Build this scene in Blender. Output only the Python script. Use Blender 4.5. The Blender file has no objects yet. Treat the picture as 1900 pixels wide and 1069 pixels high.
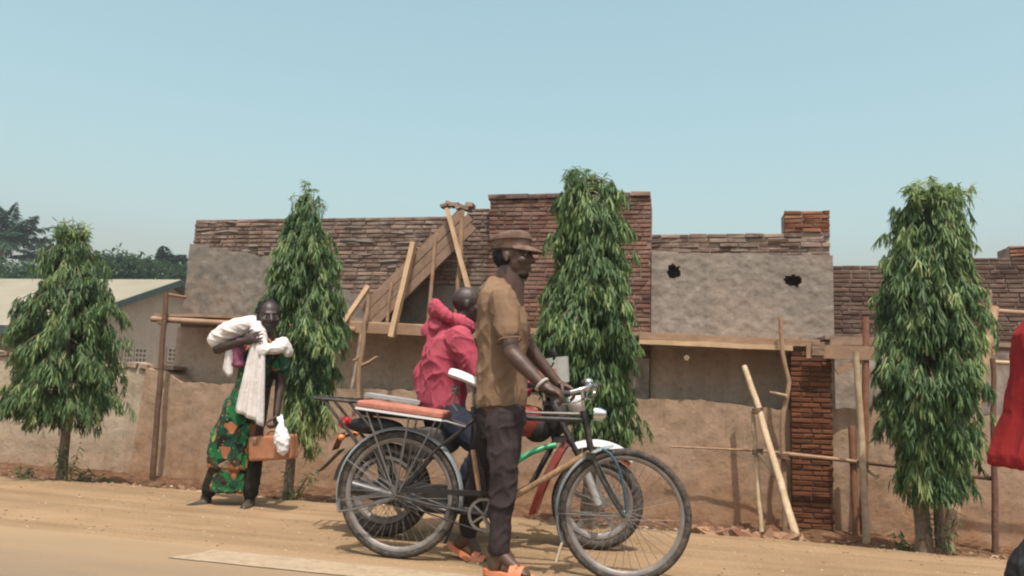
import bpy, bmesh, math, random
import numpy as np
from mathutils import Vector, Matrix, noise

random.seed(7)
V = Vector
scene = bpy.context.scene
COL = scene.collection

# ------------------------------------------------------------------ camera
CAM_LOC = V((0, 0, 1.0))
YAW, PITCH, ROLL, FOC = math.radians(11.86), math.radians(6.7), math.radians(1.72), 1450.0
CAM_R = (Matrix.Rotation(YAW, 3, 'Z') @ Matrix.Rotation(math.pi / 2 + PITCH, 3, 'X') @ Matrix.Rotation(ROLL, 3, 'Z'))
cd = bpy.data.cameras.new('camera')
cd.sensor_width = 36.0
cd.lens = FOC / 1900.0 * 36.0
cd.clip_start = 0.05
cd.clip_end = 3000.0
cam = bpy.data.objects.new('camera', cd)
COL.objects.link(cam)
cam.matrix_world = Matrix.Translation(CAM_LOC) @ CAM_R.to_4x4()
scene.camera = cam

# ------------------------------------------------------------------ sky, sun, exposure
SUN_TO = V((0.13, -0.40, 1.0)).normalized()
world = bpy.data.worlds.new('World')
scene.world = world
world.use_nodes = True
wn = world.node_tree
wn.nodes.clear()
sky = wn.nodes.new('ShaderNodeTexSky')
sky.sky_type = 'NISHITA'
sky.sun_disc = False
sky.sun_elevation = math.asin(SUN_TO.z)
sky.sun_rotation = math.atan2(SUN_TO.x, SUN_TO.y)
sky.altitude = 0.0
sky.air_density = 1.5
sky.dust_density = 5.2
sky.ozone_density = 0.2
hsv = wn.nodes.new('ShaderNodeHueSaturation')
hsv.inputs['Hue'].default_value = 0.452
hsv.inputs['Saturation'].default_value = 0.88
bg = wn.nodes.new('ShaderNodeBackground')
bg.inputs['Strength'].default_value = 0.15
wo = wn.nodes.new('ShaderNodeOutputWorld')
wn.links.new(sky.outputs[0], hsv.inputs['Color'])
wn.links.new(hsv.outputs[0], bg.inputs[0])
wn.links.new(bg.outputs[0], wo.inputs[0])
sl = bpy.data.lights.new('sun', 'SUN')
sl.energy = 3.8
sl.angle = math.radians(0.6)
sl.color = (1.0, 0.95, 0.87)
so = bpy.data.objects.new('sun', sl)
so.rotation_euler = SUN_TO.to_track_quat('Z', 'Y').to_euler()
so.location = (2, -6, 14)
COL.objects.link(so)
scene.view_settings.view_transform = 'Standard'
scene.view_settings.look = 'None'
scene.view_settings.exposure = 0.4
scene.view_settings.gamma = 1.0
scene.view_settings.use_curve_mapping = False
scene.cycles.filter_width = 2.1
scene.cycles.max_bounces = 6

# ------------------------------------------------------------------ measuring helpers
def ray(px, py):
    return CAM_R @ V(((px - 950) / FOC, -(py - 534.5) / FOC, -1))
def at(px, py, y):
    """world point that stands on the vertical street-parallel plane at distance y"""
    d = ray(px, py)
    return CAM_LOC + d * (y / d.y)
def plane_z(x, y):
    return -.0155 * (x + .84) - .0237 * (y - 4)

# ------------------------------------------------------------------ object helpers
def thing(name, label, cat, loc=(0, 0, 0), rz=0.0, group=None):
    o = bpy.data.objects.new(name, None)
    o.empty_display_size = .1
    COL.objects.link(o)
    o.location = loc
    o.rotation_euler = (0, 0, rz)
    tag(o, label, cat, group)
    return o
def tag(o, label=None, cat=None, group=None, kind=None):
    if label: o['label'] = label
    if cat: o['category'] = cat
    if group: o['group'] = group
    if kind: o['kind'] = kind
    return o

class MB:
    """collects primitives into one mesh"""
    def __init__(s):
        s.v = []; s.f = []; s.t = []; s.has_t = False
    def add(s, vs, fs, tint=None):
        n = len(s.v)
        s.v.extend([tuple(p) for p in vs])
        s.f.extend([tuple(i + n for i in f) for f in fs])
        if tint is not None:
            s.has_t = True
        s.t.extend([0.5 if tint is None else tint] * len(vs))
        return s
    def box(s, c, size, M=None, jit=0.0, tint=None):
        hx, hy, hz = size[0] / 2, size[1] / 2, size[2] / 2
        vs = []
        for x, y, z in ((-1,-1,-1),(1,-1,-1),(1,1,-1),(-1,1,-1),(-1,-1,1),(1,-1,1),(1,1,1),(-1,1,1)):
            p = V((x * hx, y * hy, z * hz))
            if jit: p += V((random.uniform(-jit, jit), random.uniform(-jit, jit), random.uniform(-jit, jit)))
            if M is not None: p = M @ p
            vs.append(p + V(c))
        return s.add(vs, [(0,3,2,1),(4,5,6,7),(0,1,5,4),(1,2,6,5),(2,3,7,6),(3,0,4,7)], tint)
    def beam(s, a, b, w, h, up=(0, 0, 1), jit=0.0):
        """box from a to b, w across, h along up"""
        a, b = V(a), V(b)
        d = (b - a); L = d.length; d.normalize()
        side = d.cross(V(up)).normalized(); u = side.cross(d)
        M = Matrix((d, side, u)).transposed()
        return s.box((a + b) / 2, (L, w, h), M, jit)
    def tube(s, pts, rad, seg=8, cap=True, closed=False):
        pts = [V(p) for p in pts]
        n = len(pts)
        if not hasattr(rad, '__len__'): rad = [rad] * n
        rings = []
        pu = None
        for i, p in enumerate(pts):
            if closed: d = pts[(i + 1) % n] - pts[i - 1]
            else: d = pts[min(i + 1, n - 1)] - pts[max(i - 1, 0)]
            d = d.normalized() if d.length > 1e-9 else V((0, 0, 1))
            if pu is None:
                pu = d.cross(V((0, 1, 0)))
                if pu.length < .2: pu = d.cross(V((1, 0, 0)))
            u = (pu - d * pu.dot(d)).normalized(); pu = u
            w = d.cross(u)
            rings.append([p + (u * math.cos(2 * math.pi * k / seg) + w * math.sin(2 * math.pi * k / seg)) * rad[i] for k in range(seg)])
        vs = [q for r in rings for q in r]
        fs = []
        m = n if closed else n - 1
        for i in range(m):
            j = (i + 1) % n
            for k in range(seg):
                fs.append((i * seg + k, i * seg + (k + 1) % seg, j * seg + (k + 1) % seg, j * seg + k))
        if cap and not closed:
            fs.append(tuple(range(seg - 1, -1, -1)))
            fs.append(tuple((n - 1) * seg + k for k in range(seg)))
        return s.add(vs, fs)
    def capsule(s, a, b, ra, rb, seg=12, hr=3):
        a, b = V(a), V(b)
        d = (b - a)
        d = d.normalized() if d.length > 1e-6 else V((0, 0, 1))
        pts, rad = [], []
        for i in range(hr + 1):
            t = math.pi / 2 * (1 - i / hr)
            pts.append(a - d * ra * math.sin(t)); rad.append(max(ra * math.cos(t), 1e-4))
        for i in range(hr + 1):
            t = math.pi / 2 * i / hr
            pts.append(b + d * rb * math.sin(t)); rad.append(max(rb * math.cos(t), 1e-4))
        return s.tube(pts, rad, seg)
    def chain(s, pts, rads, seg=12):
        for i in range(len(pts) - 1):
            s.capsule(pts[i], pts[i + 1], rads[i], rads[i + 1], seg)
        return s
    def ell(s, c, r, M=None, seg=14, rg=9):
        vs = []; fs = []
        for i in range(rg + 1):
            t = math.pi * i / rg
            for k in range(seg):
                a = 2 * math.pi * k / seg
                rr = max(math.sin(t), 1e-3)
                p = V((r[0] * rr * math.cos(a), r[1] * rr * math.sin(a), r[2] * math.cos(t)))
                if M is not None: p = M @ p
                vs.append(p + V(c))
        for i in range(rg):
            for k in range(seg):
                fs.append((i * seg + k, (i + 1) * seg + k, (i + 1) * seg + (k + 1) % seg, i * seg + (k + 1) % seg))
        fs.append(tuple(range(seg))); fs.append(tuple(rg * seg + k for k in range(seg - 1, -1, -1)))
        return s.add(vs, fs)
    def loft(s, rings, seg=20, cap=True, fold=None):
        """rings: (centre, rx, ry[, yaw[, power]]) horizontal ovals from bottom to top"""
        vs = []; fs = []
        for r in rings:
            c, rx, ry = V(r[0]), r[1], r[2]
            yaw = r[3] if len(r) > 3 else 0
            for k in range(seg):
                a = 2 * math.pi * k / seg
                x, y = rx * math.cos(a), ry * math.sin(a)
                if fold:
                    q = 1 + r[4] * (math.sin(fold * a) + .5 * math.sin(fold * 1.7 * a + 1.1)); x *= q; y *= q
                vs.append(c + V((x * math.cos(yaw) - y * math.sin(yaw), x * math.sin(yaw) + y * math.cos(yaw), 0)))
        n = len(rings)
        for i in range(n - 1):
            for k in range(seg):
                fs.append((i * seg + k, i * seg + (k + 1) % seg, (i + 1) * seg + (k + 1) % seg, (i + 1) * seg + k))
        if cap:
            fs.append(tuple(range(seg - 1, -1, -1))); fs.append(tuple((n - 1) * seg + k for k in range(seg)))
        return s.add(vs, fs)
    def lathe(s, prof, c=(0, 0, 0), axis='Y', seg=32):
        """prof: (radius, offset along axis), closed loop"""
        vs = []; fs = []
        for k in range(seg):
            a = 2 * math.pi * k / seg
            for r, h in prof:
                if axis == 'Y': p = V((r * math.cos(a), h, r * math.sin(a)))
                elif axis == 'X': p = V((h, r * math.cos(a), r * math.sin(a)))
                else: p = V((r * math.cos(a), r * math.sin(a), h))
                vs.append(p + V(c))
        m = len(prof)
        for k in range(seg):
            k2 = (k + 1) % seg
            for i in range(m):
                j = (i + 1) % m
                fs.append((k * m + i, k * m + j, k2 * m + j, k2 * m + i))
        return s.add(vs, fs)
    def arcstrip(s, R, a0, a1, w, t, c=(0, 0, 0), seg=24, bow=0.012):
        """mudguard: curved strip of width w around the Y axis, angles in degrees"""
        vs = []; fs = []
        prof = [(-w / 2, -bow), (-w / 3, -bow * .2), (0, 0), (w / 3, -bow * .2), (w / 2, -bow),
                (w / 2, -bow - t), (w / 3, -bow * .2 - t), (0, -t), (-w / 3, -bow * .2 - t), (-w / 2, -bow - t)]
        m = len(prof)
        for i in range(seg + 1):
            a = math.radians(a0 + (a1 - a0) * i / seg)
            for y, dr in prof:
                vs.append(V(c) + V(((R + dr) * math.cos(a), y, (R + dr) * math.sin(a))))
        for i in range(seg):
            for k in range(m):
                fs.append((i * m + k, i * m + (k + 1) % m, (i + 1) * m + (k + 1) % m, (i + 1) * m + k))
        fs.append(tuple(range(m - 1, -1, -1))); fs.append(tuple(seg * m + k for k in range(m)))
        return s.add(vs, fs)
    def mesh(s, name, org=(0, 0, 0), smooth=False):
        me = bpy.data.meshes.new(name)
        o = V(org)
        me.from_pydata([(p[0] - o.x, p[1] - o.y, p[2] - o.z) for p in s.v], [], s.f)
        if s.has_t:
            at_ = me.attributes.new('tint', 'FLOAT', 'POINT')
            at_.data.foreach_set('value', s.t)
        me.update()
        bm = bmesh.new(); bm.from_mesh(me)
        bmesh.ops.recalc_face_normals(bm, faces=bm.faces)
        bm.to_mesh(me); bm.free()
        if smooth:
            me.polygons.foreach_set('use_smooth', [True] * len(me.polygons))
            try: me.set_sharp_from_angle(angle=math.radians(42))
            except Exception: pass
        return me
    def build(s, name, mat, parent=None, org=None, smooth=False):
        if org is None:
            org = (0, 0, 0)
        return link(name, s.mesh(name, org, smooth), mat, parent, None if parent else org)

def link(name, me, mat, parent=None, loc=None):
    o = bpy.data.objects.new(name, me)
    COL.objects.link(o)
    if mat is not None and not me.materials:
        me.materials.append(mat)
    if parent: o.parent = parent
    elif loc is not None: o.location = loc
    return o

def single(name, mb, mat, label, cat, group=None, smooth=True):
    """a thing made of one mesh, its origin at its base"""
    a = np.array(mb.v)
    i = a[:, 2].argmin()
    org = (a[i, 0], a[i, 1], a[i, 2])
    o = mb.build(name, mat, None, org, smooth)
    return tag(o, label, cat, group)

def blob(mb, name, mat, parent, org, voxel=.008, smooth=4, wr=0.0, wf=(14, 14, 5), seed=0.0):
    """fuse overlapping primitives into one continuous skin"""
    me = mb.mesh(name + '_raw', org)
    o = bpy.data.objects.new(name, me)
    COL.objects.link(o)
    m = o.modifiers.new('r', 'REMESH'); m.mode = 'VOXEL'; m.voxel_size = voxel; m.use_smooth_shade = True
    if smooth:
        m2 = o.modifiers.new('s', 'SMOOTH'); m2.iterations = smooth; m2.factor = .5
    dg = bpy.context.evaluated_depsgraph_get()
    dg.update()
    nm = bpy.data.meshes.new_from_object(o.evaluated_get(dg))
    o.modifiers.clear()
    o.data = nm
    bpy.data.meshes.remove(me)
    nm.name = name
    if wr:
        n = len(nm.vertices)
        co = np.empty(n * 3); nm.vertices.foreach_get('co', co); co = co.reshape(-1, 3)
        no = np.empty(n * 3); nm.vertices.foreach_get('normal', no); no = no.reshape(-1, 3)
        dv = np.empty(n)
        for i in range(n):
            p = co[i]
            q = V((p[0] * wf[0] + seed, p[1] * wf[1] + seed * .7, p[2] * wf[2]))
            s1 = noise.noise(q * .5 + V((2.2, 8.1, 4.4)))
            a = 1 - abs(noise.noise(q + V((s1, s1, s1)) * .8))
            b = 1 - abs(noise.noise(q * 1.9 + V((5.1, 1.7, 3.3)) + V((s1, s1, s1))))
            dv[i] = (a ** 5 - .3) * .9 + (b ** 6 - .25) * .45 + s1 * .35
        co += no * (dv * wr)[:, None]
        nm.vertices.foreach_set('co', co.ravel())
    nm.materials.clear()
    nm.materials.append(mat)
    nm.polygons.foreach_set('use_smooth', [True] * len(nm.polygons))
    nm.update()
    if parent: o.parent = parent
    return o

# ------------------------------------------------------------------ materials
MATS = {}
ALB = .77   # one overall scale for the pigments
def pig(c): return (c[0] * ALB, c[1] * ALB, c[2] * ALB, 1)
def nt_new(name):
    m = bpy.data.materials.new(name)
    m.use_nodes = True
    nt = m.node_tree
    b = nt.nodes['Principled BSDF']
    return m, nt, b
def N(nt, typ, **kw):
    n = nt.nodes.new(typ)
    for k, v in kw.items():
        if k in n.inputs: n.inputs[k].default_value = v
        else: setattr(n, k, v)
    return n
def ramp(nt, stops):
    r = nt.nodes.new('ShaderNodeValToRGB')
    e = r.color_ramp.elements
    while len(e) < len(stops): e.new(.5)
    for i, (p, c) in enumerate(stops):
        e[i].position = p
        e[i].color = pig(c) if hasattr(c, '__len__') else (c, c, c, 1)
    return r
def coords(nt, world_space=False):
    if world_space:
        return nt.nodes.new('ShaderNodeNewGeometry').outputs['Position']
    return nt.nodes.new('ShaderNodeTexCoord').outputs['Object']
def mat(name, c1, c2=None, scale=6.0, rough=.8, bump=.0, bscale=60.0, metal=0.0, spec=.3, detail=6.0, ws=False, dust=None, stretch=None):
    """two-tone noisy surface with fine relief; dust = (colour, amount)"""
    if name in MATS: return MATS[name]
    m, nt, b = nt_new(name)
    co = coords(nt, ws)
    if stretch:
        mp = N(nt, 'ShaderNodeMapping'); mp.inputs['Scale'].default_value = stretch
        nt.links.new(co, mp.inputs['Vector']); co = mp.outputs[0]
    nz = N(nt, 'ShaderNodeTexNoise', Scale=scale, Detail=detail, Roughness=.6)
    nt.links.new(co, nz.inputs['Vector'])
    r = ramp(nt, [(.32, c1), (.68, c2 or c1)])
    nt.links.new(nz.outputs['Fac'], r.inputs[0])
    col = r.outputs[0]
    if dust:
        n2 = N(nt, 'ShaderNodeTexNoise', Scale=scale * 2.7, Detail=5.0, Roughness=.65)
        nt.links.new(co, n2.inputs['Vector'])
        r2 = ramp(nt, [(.45, 0), (.75, dust[1])])
        nt.links.new(n2.outputs['Fac'], r2.inputs[0])
        mx = N(nt, 'ShaderNodeMixRGB'); mx.inputs['Color2'].default_value = pig(dust[0])
        nt.links.new(r2.outputs[0], mx.inputs['Fac']); nt.links.new(col, mx.inputs['Color1'])
        col = mx.outputs[0]
    nt.links.new(col, b.inputs['Base Color'])
    b.inputs['Roughness'].default_value = rough
    b.inputs['Metallic'].default_value = metal
    b.inputs['Specular IOR Level'].default_value = spec
    if bump:
        n3 = N(nt, 'ShaderNodeTexNoise', Scale=bscale, Detail=5.0, Roughness=.6)
        nt.links.new(co, n3.inputs['Vector'])
        bp = N(nt, 'ShaderNodeBump', Strength=bump, Distance=.01)
        nt.links.new(n3.outputs['Fac'], bp.inputs['Height'])
        nt.links.new(bp.outputs[0], b.inputs['Normal'])
    MATS[name] = m
    return m

def leaf_mat(name, dark, mid, light, trans=.35, spec=.35):
    if name in MATS: return MATS[name]
    m, nt, b = nt_new(name)
    a = N(nt, 'ShaderNodeAttribute'); a.attribute_name = 'tint'
    r = ramp(nt, [(0.0, dark), (.5, mid), (1.0, light)])
    nt.links.new(a.outputs['Fac'], r.inputs[0])
    nt.links.new(r.outputs[0], b.inputs['Base Color'])
    b.inputs['Roughness'].default_value = .52
    b.inputs['Specular IOR Level'].default_value = spec
    tr = N(nt, 'ShaderNodeBsdfTranslucent')
    hs = N(nt, 'ShaderNodeHueSaturation'); hs.inputs['Value'].default_value = 1.5; hs.inputs['Hue'].default_value = .48
    nt.links.new(r.outputs[0], hs.inputs['Color']); nt.links.new(hs.outputs[0], tr.inputs['Color'])
    ms = N(nt, 'ShaderNodeMixShader'); ms.inputs[0].default_value = trans
    nt.links.new(b.outputs[0], ms.inputs[1]); nt.links.new(tr.outputs[0], ms.inputs[2])
    nt.links.new(ms.outputs[0], nt.nodes['Material Output'].inputs['Surface'])
    MATS[name] = m
    return m

def brick_mat(name, c_dark, c_mid, c_light, grime, gamt):
    if name in MATS: return MATS[name]
    m, nt, b = nt_new(name)
    a = N(nt, 'ShaderNodeAttribute'); a.attribute_name = 'tint'
    pos = coords(nt, True)
    nz = N(nt, 'ShaderNodeTexNoise', Scale=26.0, Detail=5.0, Roughness=.65)
    nt.links.new(pos, nz.inputs['Vector'])
    ad = N(nt, 'ShaderNodeMath', operation='MULTIPLY_ADD'); ad.inputs[1].default_value = .55; 
    nt.links.new(nz.outputs['Fac'], ad.inputs[0])
    sub = N(nt, 'ShaderNodeMath', operation='SUBTRACT'); sub.inputs[1].default_value = .27
    nt.links.new(a.outputs['Fac'], sub.inputs[0]); nt.links.new(sub.outputs[0], ad.inputs[2])
    r = ramp(nt, [(0.1, c_dark), (.5, c_mid), (.95, c_light)])
    nt.links.new(ad.outputs[0], r.inputs[0])
    g = N(nt, 'ShaderNodeTexNoise', Scale=5.5, Detail=8.0, Roughness=.72)
    nt.links.new(pos, g.inputs['Vector'])
    gr = ramp(nt, [(.46, 0), (.66, gamt)])
    nt.links.new(g.outputs['Fac'], gr.inputs[0])
    mx = N(nt, 'ShaderNodeMixRGB'); mx.inputs['Color2'].default_value = pig(grime)
    nt.links.new(gr.outputs[0], mx.inputs['Fac']); nt.links.new(r.outputs[0], mx.inputs['Color1'])
    nt.links.new(mx.outputs[0], b.inputs['Base Color'])
    b.inputs['Roughness'].default_value = .92; b.inputs['Specular IOR Level'].default_value = .15
    bp = N(nt, 'ShaderNodeBump', Strength=.6, Distance=.008)
    n3 = N(nt, 'ShaderNodeTexNoise', Scale=70.0, Detail=4.0)
    nt.links.new(pos, n3.inputs['Vector']); nt.links.new(n3.outputs['Fac'], bp.inputs['Height'])
    nt.links.new(bp.outputs[0], b.inputs['Normal'])
    MATS[name] = m
    return m

def wall_mat(name, base1, base2, stain, z0, z1, streak=.35, patch=None):
    """plaster: blotches, rain streaks, soil splashed up the foot between heights z1 and z0"""
    if name in MATS: return MATS[name]
    m, nt, b = nt_new(name)
    pos = coords(nt, True)
    nz = N(nt, 'ShaderNodeTexNoise', Scale=2.2, Detail=9.0, Roughness=.68)
    nt.links.new(pos, nz.inputs['Vector'])
    r = ramp(nt, [(.3, base1), (.7, base2)])
    nt.links.new(nz.outputs['Fac'], r.inputs[0])
    col = r.outputs[0]
    # streaks
    mp = N(nt, 'ShaderNodeMapping'); mp.inputs['Scale'].default_value = (7, 7, .5)
    nt.links.new(pos, mp.inputs['Vector'])
    st = N(nt, 'ShaderNodeTexNoise', Scale=1.3, Detail=6.0, Roughness=.6)
    nt.links.new(mp.outputs[0], st.inputs['Vector'])
    sr = ramp(nt, [(.5, 0), (.72, streak)])
    nt.links.new(st.outputs['Fac'], sr.inputs[0])
    mx = N(nt, 'ShaderNodeMixRGB'); mx.inputs['Color2'].default_value = pig([c * .62 for c in base1])
    nt.links.new(sr.outputs[0], mx.inputs['Fac']); nt.links.new(col, mx.inputs['Color1']); col = mx.outputs[0]
    if patch:
        pn = N(nt, 'ShaderNodeTexNoise', Scale=1.1, Detail=7.0, Roughness=.6)
        nt.links.new(pos, pn.inputs['Vector'])
        pr = ramp(nt, [(.52, 0), (.6, patch[1])])
        nt.links.new(pn.outputs['Fac'], pr.inputs[0])
        mx = N(nt, 'ShaderNodeMixRGB'); mx.inputs['Color2'].default_value = pig(patch[0])
        nt.links.new(pr.outputs[0], mx.inputs['Fac']); nt.links.new(col, mx.inputs['Color1']); col = mx.outputs[0]
    # soil splash
    sx = N(nt, 'ShaderNodeSeparateXYZ'); nt.links.new(pos, sx.inputs[0])
    mr = N(nt, 'ShaderNodeMapRange'); mr.inputs['From Min'].default_value = z0; mr.inputs['From Max'].default_value = z1
    mr.inputs['To Min'].default_value = 1.0; mr.inputs['To Max'].default_value = 0.0
    nt.links.new(sx.outputs['Z'], mr.inputs['Value'])
    sn = N(nt, 'ShaderNodeTexNoise', Scale=6.0, Detail=6.0, Roughness=.7)
    nt.links.new(pos, sn.inputs['Vector'])
    mm = N(nt, 'ShaderNodeMath', operation='MULTIPLY'); nt.links.new(mr.outputs[0], mm.inputs[0])
    sr2 = ramp(nt, [(.3, .15), (.65, 1.0)]); nt.links.new(sn.outputs['Fac'], sr2.inputs[0])
    nt.links.new(sr2.outputs[0], mm.inputs[1])
    mx = N(nt, 'ShaderNodeMixRGB'); mx.inputs['Color2'].default_value = pig(stain)
    nt.links.new(mm.outputs[0], mx.inputs['Fac']); nt.links.new(col, mx.inputs['Color1']); col = mx.outputs[0]
    # trowel pits and specks
    sk_ = N(nt, 'ShaderNodeTexNoise', Scale=19.0, Detail=6.0, Roughness=.75); nt.links.new(pos, sk_.inputs['Vector'])
    rk = ramp(nt, [(.3, .66), (.47, .97), (.7, 1.08)]); nt.links.new(sk_.outputs['Fac'], rk.inputs[0])
    mk = N(nt, 'ShaderNodeMixRGB', blend_type='MULTIPLY'); mk.inputs['Fac'].default_value = 1
    nt.links.new(col, mk.inputs['Color1']); nt.links.new(rk.outputs[0], mk.inputs['Color2']); col = mk.outputs[0]
    nt.links.new(col, b.inputs['Base Color'])
    b.inputs['Roughness'].default_value = .93; b.inputs['Specular IOR Level'].default_value = .12
    bp = N(nt, 'ShaderNodeBump', Strength=.7, Distance=.012)
    n3 = N(nt, 'ShaderNodeTexNoise', Scale=28.0, Detail=7.0, Roughness=.7)
    nt.links.new(pos, n3.inputs['Vector']); nt.links.new(n3.outputs['Fac'], bp.inputs['Height'])
    nt.links.new(bp.outputs[0], b.inputs['Normal'])
    MATS[name] = m
    return m
# ------------------------------------------------------------------ terrain
CREST = 6.0
def sst(a, b, t):
    t = max(0.0, min(1.0, (t - a) / (b - a))); return t * t * (3 - 2 * t)
def ground_h(x, y):
    c = CREST + .10 * noise.noise(V((x * .8, 3.1, 0))) + .04 * noise.noise(V((x * 3.1, 9.1, 0)))
    k = sst(c - .06, c + .42, y)
    z = plane_z(x, min(y, 8.0)) - .12 * k
    z += (.007 * noise.noise(V((x * 2.0, y * 2.0, 1.0))) + .004 * noise.noise(V((x * 7.0, y * 11.0, 2.0)))) * sst(4.1, 4.5, y)
    z += .05 * k * (noise.fractal(V((x * 3.4, y * 3.4, 4.0)), 1.0, 2.0, 4))
    return z

SAND1, SAND2 = (.29, .192, .104), (.365, .25, .143)
def soil_material():
    m, nt, b = nt_new('sandy_soil')
    pos = coords(nt, True)
    nz = N(nt, 'ShaderNodeTexNoise', Scale=1.6, Detail=9.0, Roughness=.65)
    nt.links.new(pos, nz.inputs['Vector'])
    r = ramp(nt, [(.3, SAND1), (.7, SAND2)]); nt.links.new(nz.outputs['Fac'], r.inputs[0])
    # trodden earth of the verge beyond the crest is redder and littered
    sx = N(nt, 'ShaderNodeSeparateXYZ'); nt.links.new(pos, sx.inputs[0])
    n2 = N(nt, 'ShaderNodeTexNoise', Scale=9.0, Detail=8.0, Roughness=.75); nt.links.new(pos, n2.inputs['Vector'])
    ad = N(nt, 'ShaderNodeMath', operation='MULTIPLY_ADD'); ad.inputs[1].default_value = .5
    nt.links.new(n2.outputs['Fac'], ad.inputs[0]); nt.links.new(sx.outputs['Y'], ad.inputs[2])
    mr = N(nt, 'ShaderNodeMapRange'); mr.inputs['From Min'].default_value = CREST + .22; mr.inputs['From Max'].default_value = CREST + .55
    nt.links.new(ad.outputs[0], mr.inputs['Value'])
    n3 = N(nt, 'ShaderNodeTexNoise', Scale=14.0, Detail=8.0, Roughness=.75); nt.links.new(pos, n3.inputs['Vector'])
    r3 = ramp(nt, [(.35, (.075, .042, .024)), (.55, (.17, .09, .048)), (.75, (.32, .2, .12))]); nt.links.new(n3.outputs['Fac'], r3.inputs[0])
    mx = N(nt, 'ShaderNodeMixRGB'); nt.links.new(mr.outputs[0], mx.inputs['Fac'])
    nt.links.new(r.outputs[0], mx.inputs['Color1']); nt.links.new(r3.outputs[0], mx.inputs['Color2'])
    # pebbly speckle and tyre tracks
    n4 = N(nt, 'ShaderNodeTexNoise', Scale=90.0, Detail=3.0, Roughness=.6); nt.links.new(pos, n4.inputs['Vector'])
    r4 = ramp(nt, [(.33, .74), (.5, 1.0), (.72, 1.08)]); nt.links.new(n4.outputs['Fac'], r4.inputs[0])
    m2 = N(nt, 'ShaderNodeMixRGB', blend_type='MULTIPLY'); m2.inputs['Fac'].default_value = 1
    nt.links.new(mx.outputs[0], m2.inputs['Color1']); nt.links.new(r4.outputs[0], m2.inputs['Color2'])
    mp = N(nt, 'ShaderNodeMapping'); mp.inputs['Scale'].default_value = (.35, 6, 1); nt.links.new(pos, mp.inputs['Vector'])
    n5 = N(nt, 'ShaderNodeTexNoise', Scale=1.0, Detail=5.0, Roughness=.55); nt.links.new(mp.outputs[0], n5.inputs['Vector'])
    r5 = ramp(nt, [(.33, .8), (.6, 1.06)]); nt.links.new(n5.outputs['Fac'], r5.inputs[0])
    m3 = N(nt, 'ShaderNodeMixRGB', blend_type='MULTIPLY'); m3.inputs['Fac'].default_value = 1
    nt.links.new(m2.outputs[0], m3.inputs['Color1']); nt.links.new(r5.outputs[0], m3.inputs['Color2'])
    nt.links.new(m3.outputs[0], b.inputs['Base Color'])
    b.inputs['Roughness'].default_value = .95; b.inputs['Specular IOR Level'].default_value = .1
    bp = N(nt, 'ShaderNodeBump', Strength=.55, Distance=.012); nt.links.new(n4.outputs['Fac'], bp.inputs['Height'])
    nt.links.new(bp.outputs[0], b.inputs['Normal'])
    return m
SOIL = soil_material()

def road_material():
    m, nt, b = nt_new('dusty_asphalt')
    pos = coords(nt, True)
    n1 = N(nt, 'ShaderNodeTexNoise', Scale=120.0, Detail=3.0); nt.links.new(pos, n1.inputs['Vector'])
    r1 = ramp(nt, [(.35, (.135, .112, .08)), (.7, (.19, .158, .114))]); nt.links.new(n1.outputs['Fac'], r1.inputs[0])
    sx = N(nt, 'ShaderNodeSeparateXYZ'); nt.links.new(pos, sx.inputs[0])
    mp = N(nt, 'ShaderNodeMapping'); mp.inputs['Scale'].default_value = (.5, 3, 1); nt.links.new(pos, mp.inputs['Vector'])
    n2 = N(nt, 'ShaderNodeTexNoise', Scale=1.4, Detail=8.0, Roughness=.6); nt.links.new(mp.outputs[0], n2.inputs['Vector'])
    ad = N(nt, 'ShaderNodeMath', operation='MULTIPLY_ADD'); ad.inputs[1].default_value = 1.1
    nt.links.new(n2.outputs['Fac'], ad.inputs[0]); nt.links.new(sx.outputs['Y'], ad.inputs[2])
    mr = N(nt, 'ShaderNodeMapRange'); mr.inputs['From Min'].default_value = 3.0; mr.inputs['From Max'].default_value = 4.75
    mr.inputs['To Min'].default_value = .05; mr.inputs['To Max'].default_value = .9
    nt.links.new(ad.outputs[0], mr.inputs['Value'])
    mx = N(nt, 'ShaderNodeMixRGB'); mx.inputs['Color2'].default_value = pig(SAND2)
    nt.links.new(mr.outputs[0], mx.inputs['Fac']); nt.links.new(r1.outputs[0], mx.inputs['Color1'])
    nt.links.new(mx.outputs[0], b.inputs['Base Color'])
    b.inputs['Roughness'].default_value = .9; b.inputs['Specular IOR Level'].default_value = .2
    bp = N(nt, 'ShaderNodeBump', Strength=.3, Distance=.006); nt.links.new(n1.outputs['Fac'], bp.inputs['Height'])
    nt.links.new(bp.outputs[0], b.inputs['Normal'])
    return m
ROADM = road_material()

def sheet(name, xs, ys, hf, m, smooth=True, kind='structure'):
    nx, ny = len(xs), len(ys)
    vs = [(x, y, hf(x, y)) for y in ys for x in xs]
    fs = [(j * nx + i, j * nx + i + 1, (j + 1) * nx + i + 1, (j + 1) * nx + i) for j in range(ny - 1) for i in range(nx - 1)]
    me = bpy.data.meshes.new(name); me.from_pydata(vs, [], fs)
    if smooth: me.polygons.foreach_set('use_smooth', [True] * len(fs))
    o = link(name, me, m); o['kind'] = kind
    return o
xs_fine = list(np.arange(-9, 5.001, .045))
xs_all = [-80, -50, -30, -20, -14, -11] + xs_fine + [6, 8, 11, 16, 24, 40, 60]
ys_sh = [4.02, 4.1] + list(np.arange(4.2, 5.6, .1)) + list(np.arange(5.6, 7.75, .045))
sheet('dirt_shoulder', xs_all, ys_sh, lambda x, y: ground_h(x, y) + (.004 if y > 4.05 else -.012), SOIL)
sheet('road', [-80, -40, -20, -10, -5, 0, 5, 10, 20, 40, 60], [-6, -2, 0, 2, 3, 4.3], lambda x, y: plane_z(x, y), ROADM)
GRM = mat('dry_earth', (.2, .12, .065), (.3, .2, .12), scale=.4, rough=.95, ws=True)
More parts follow.
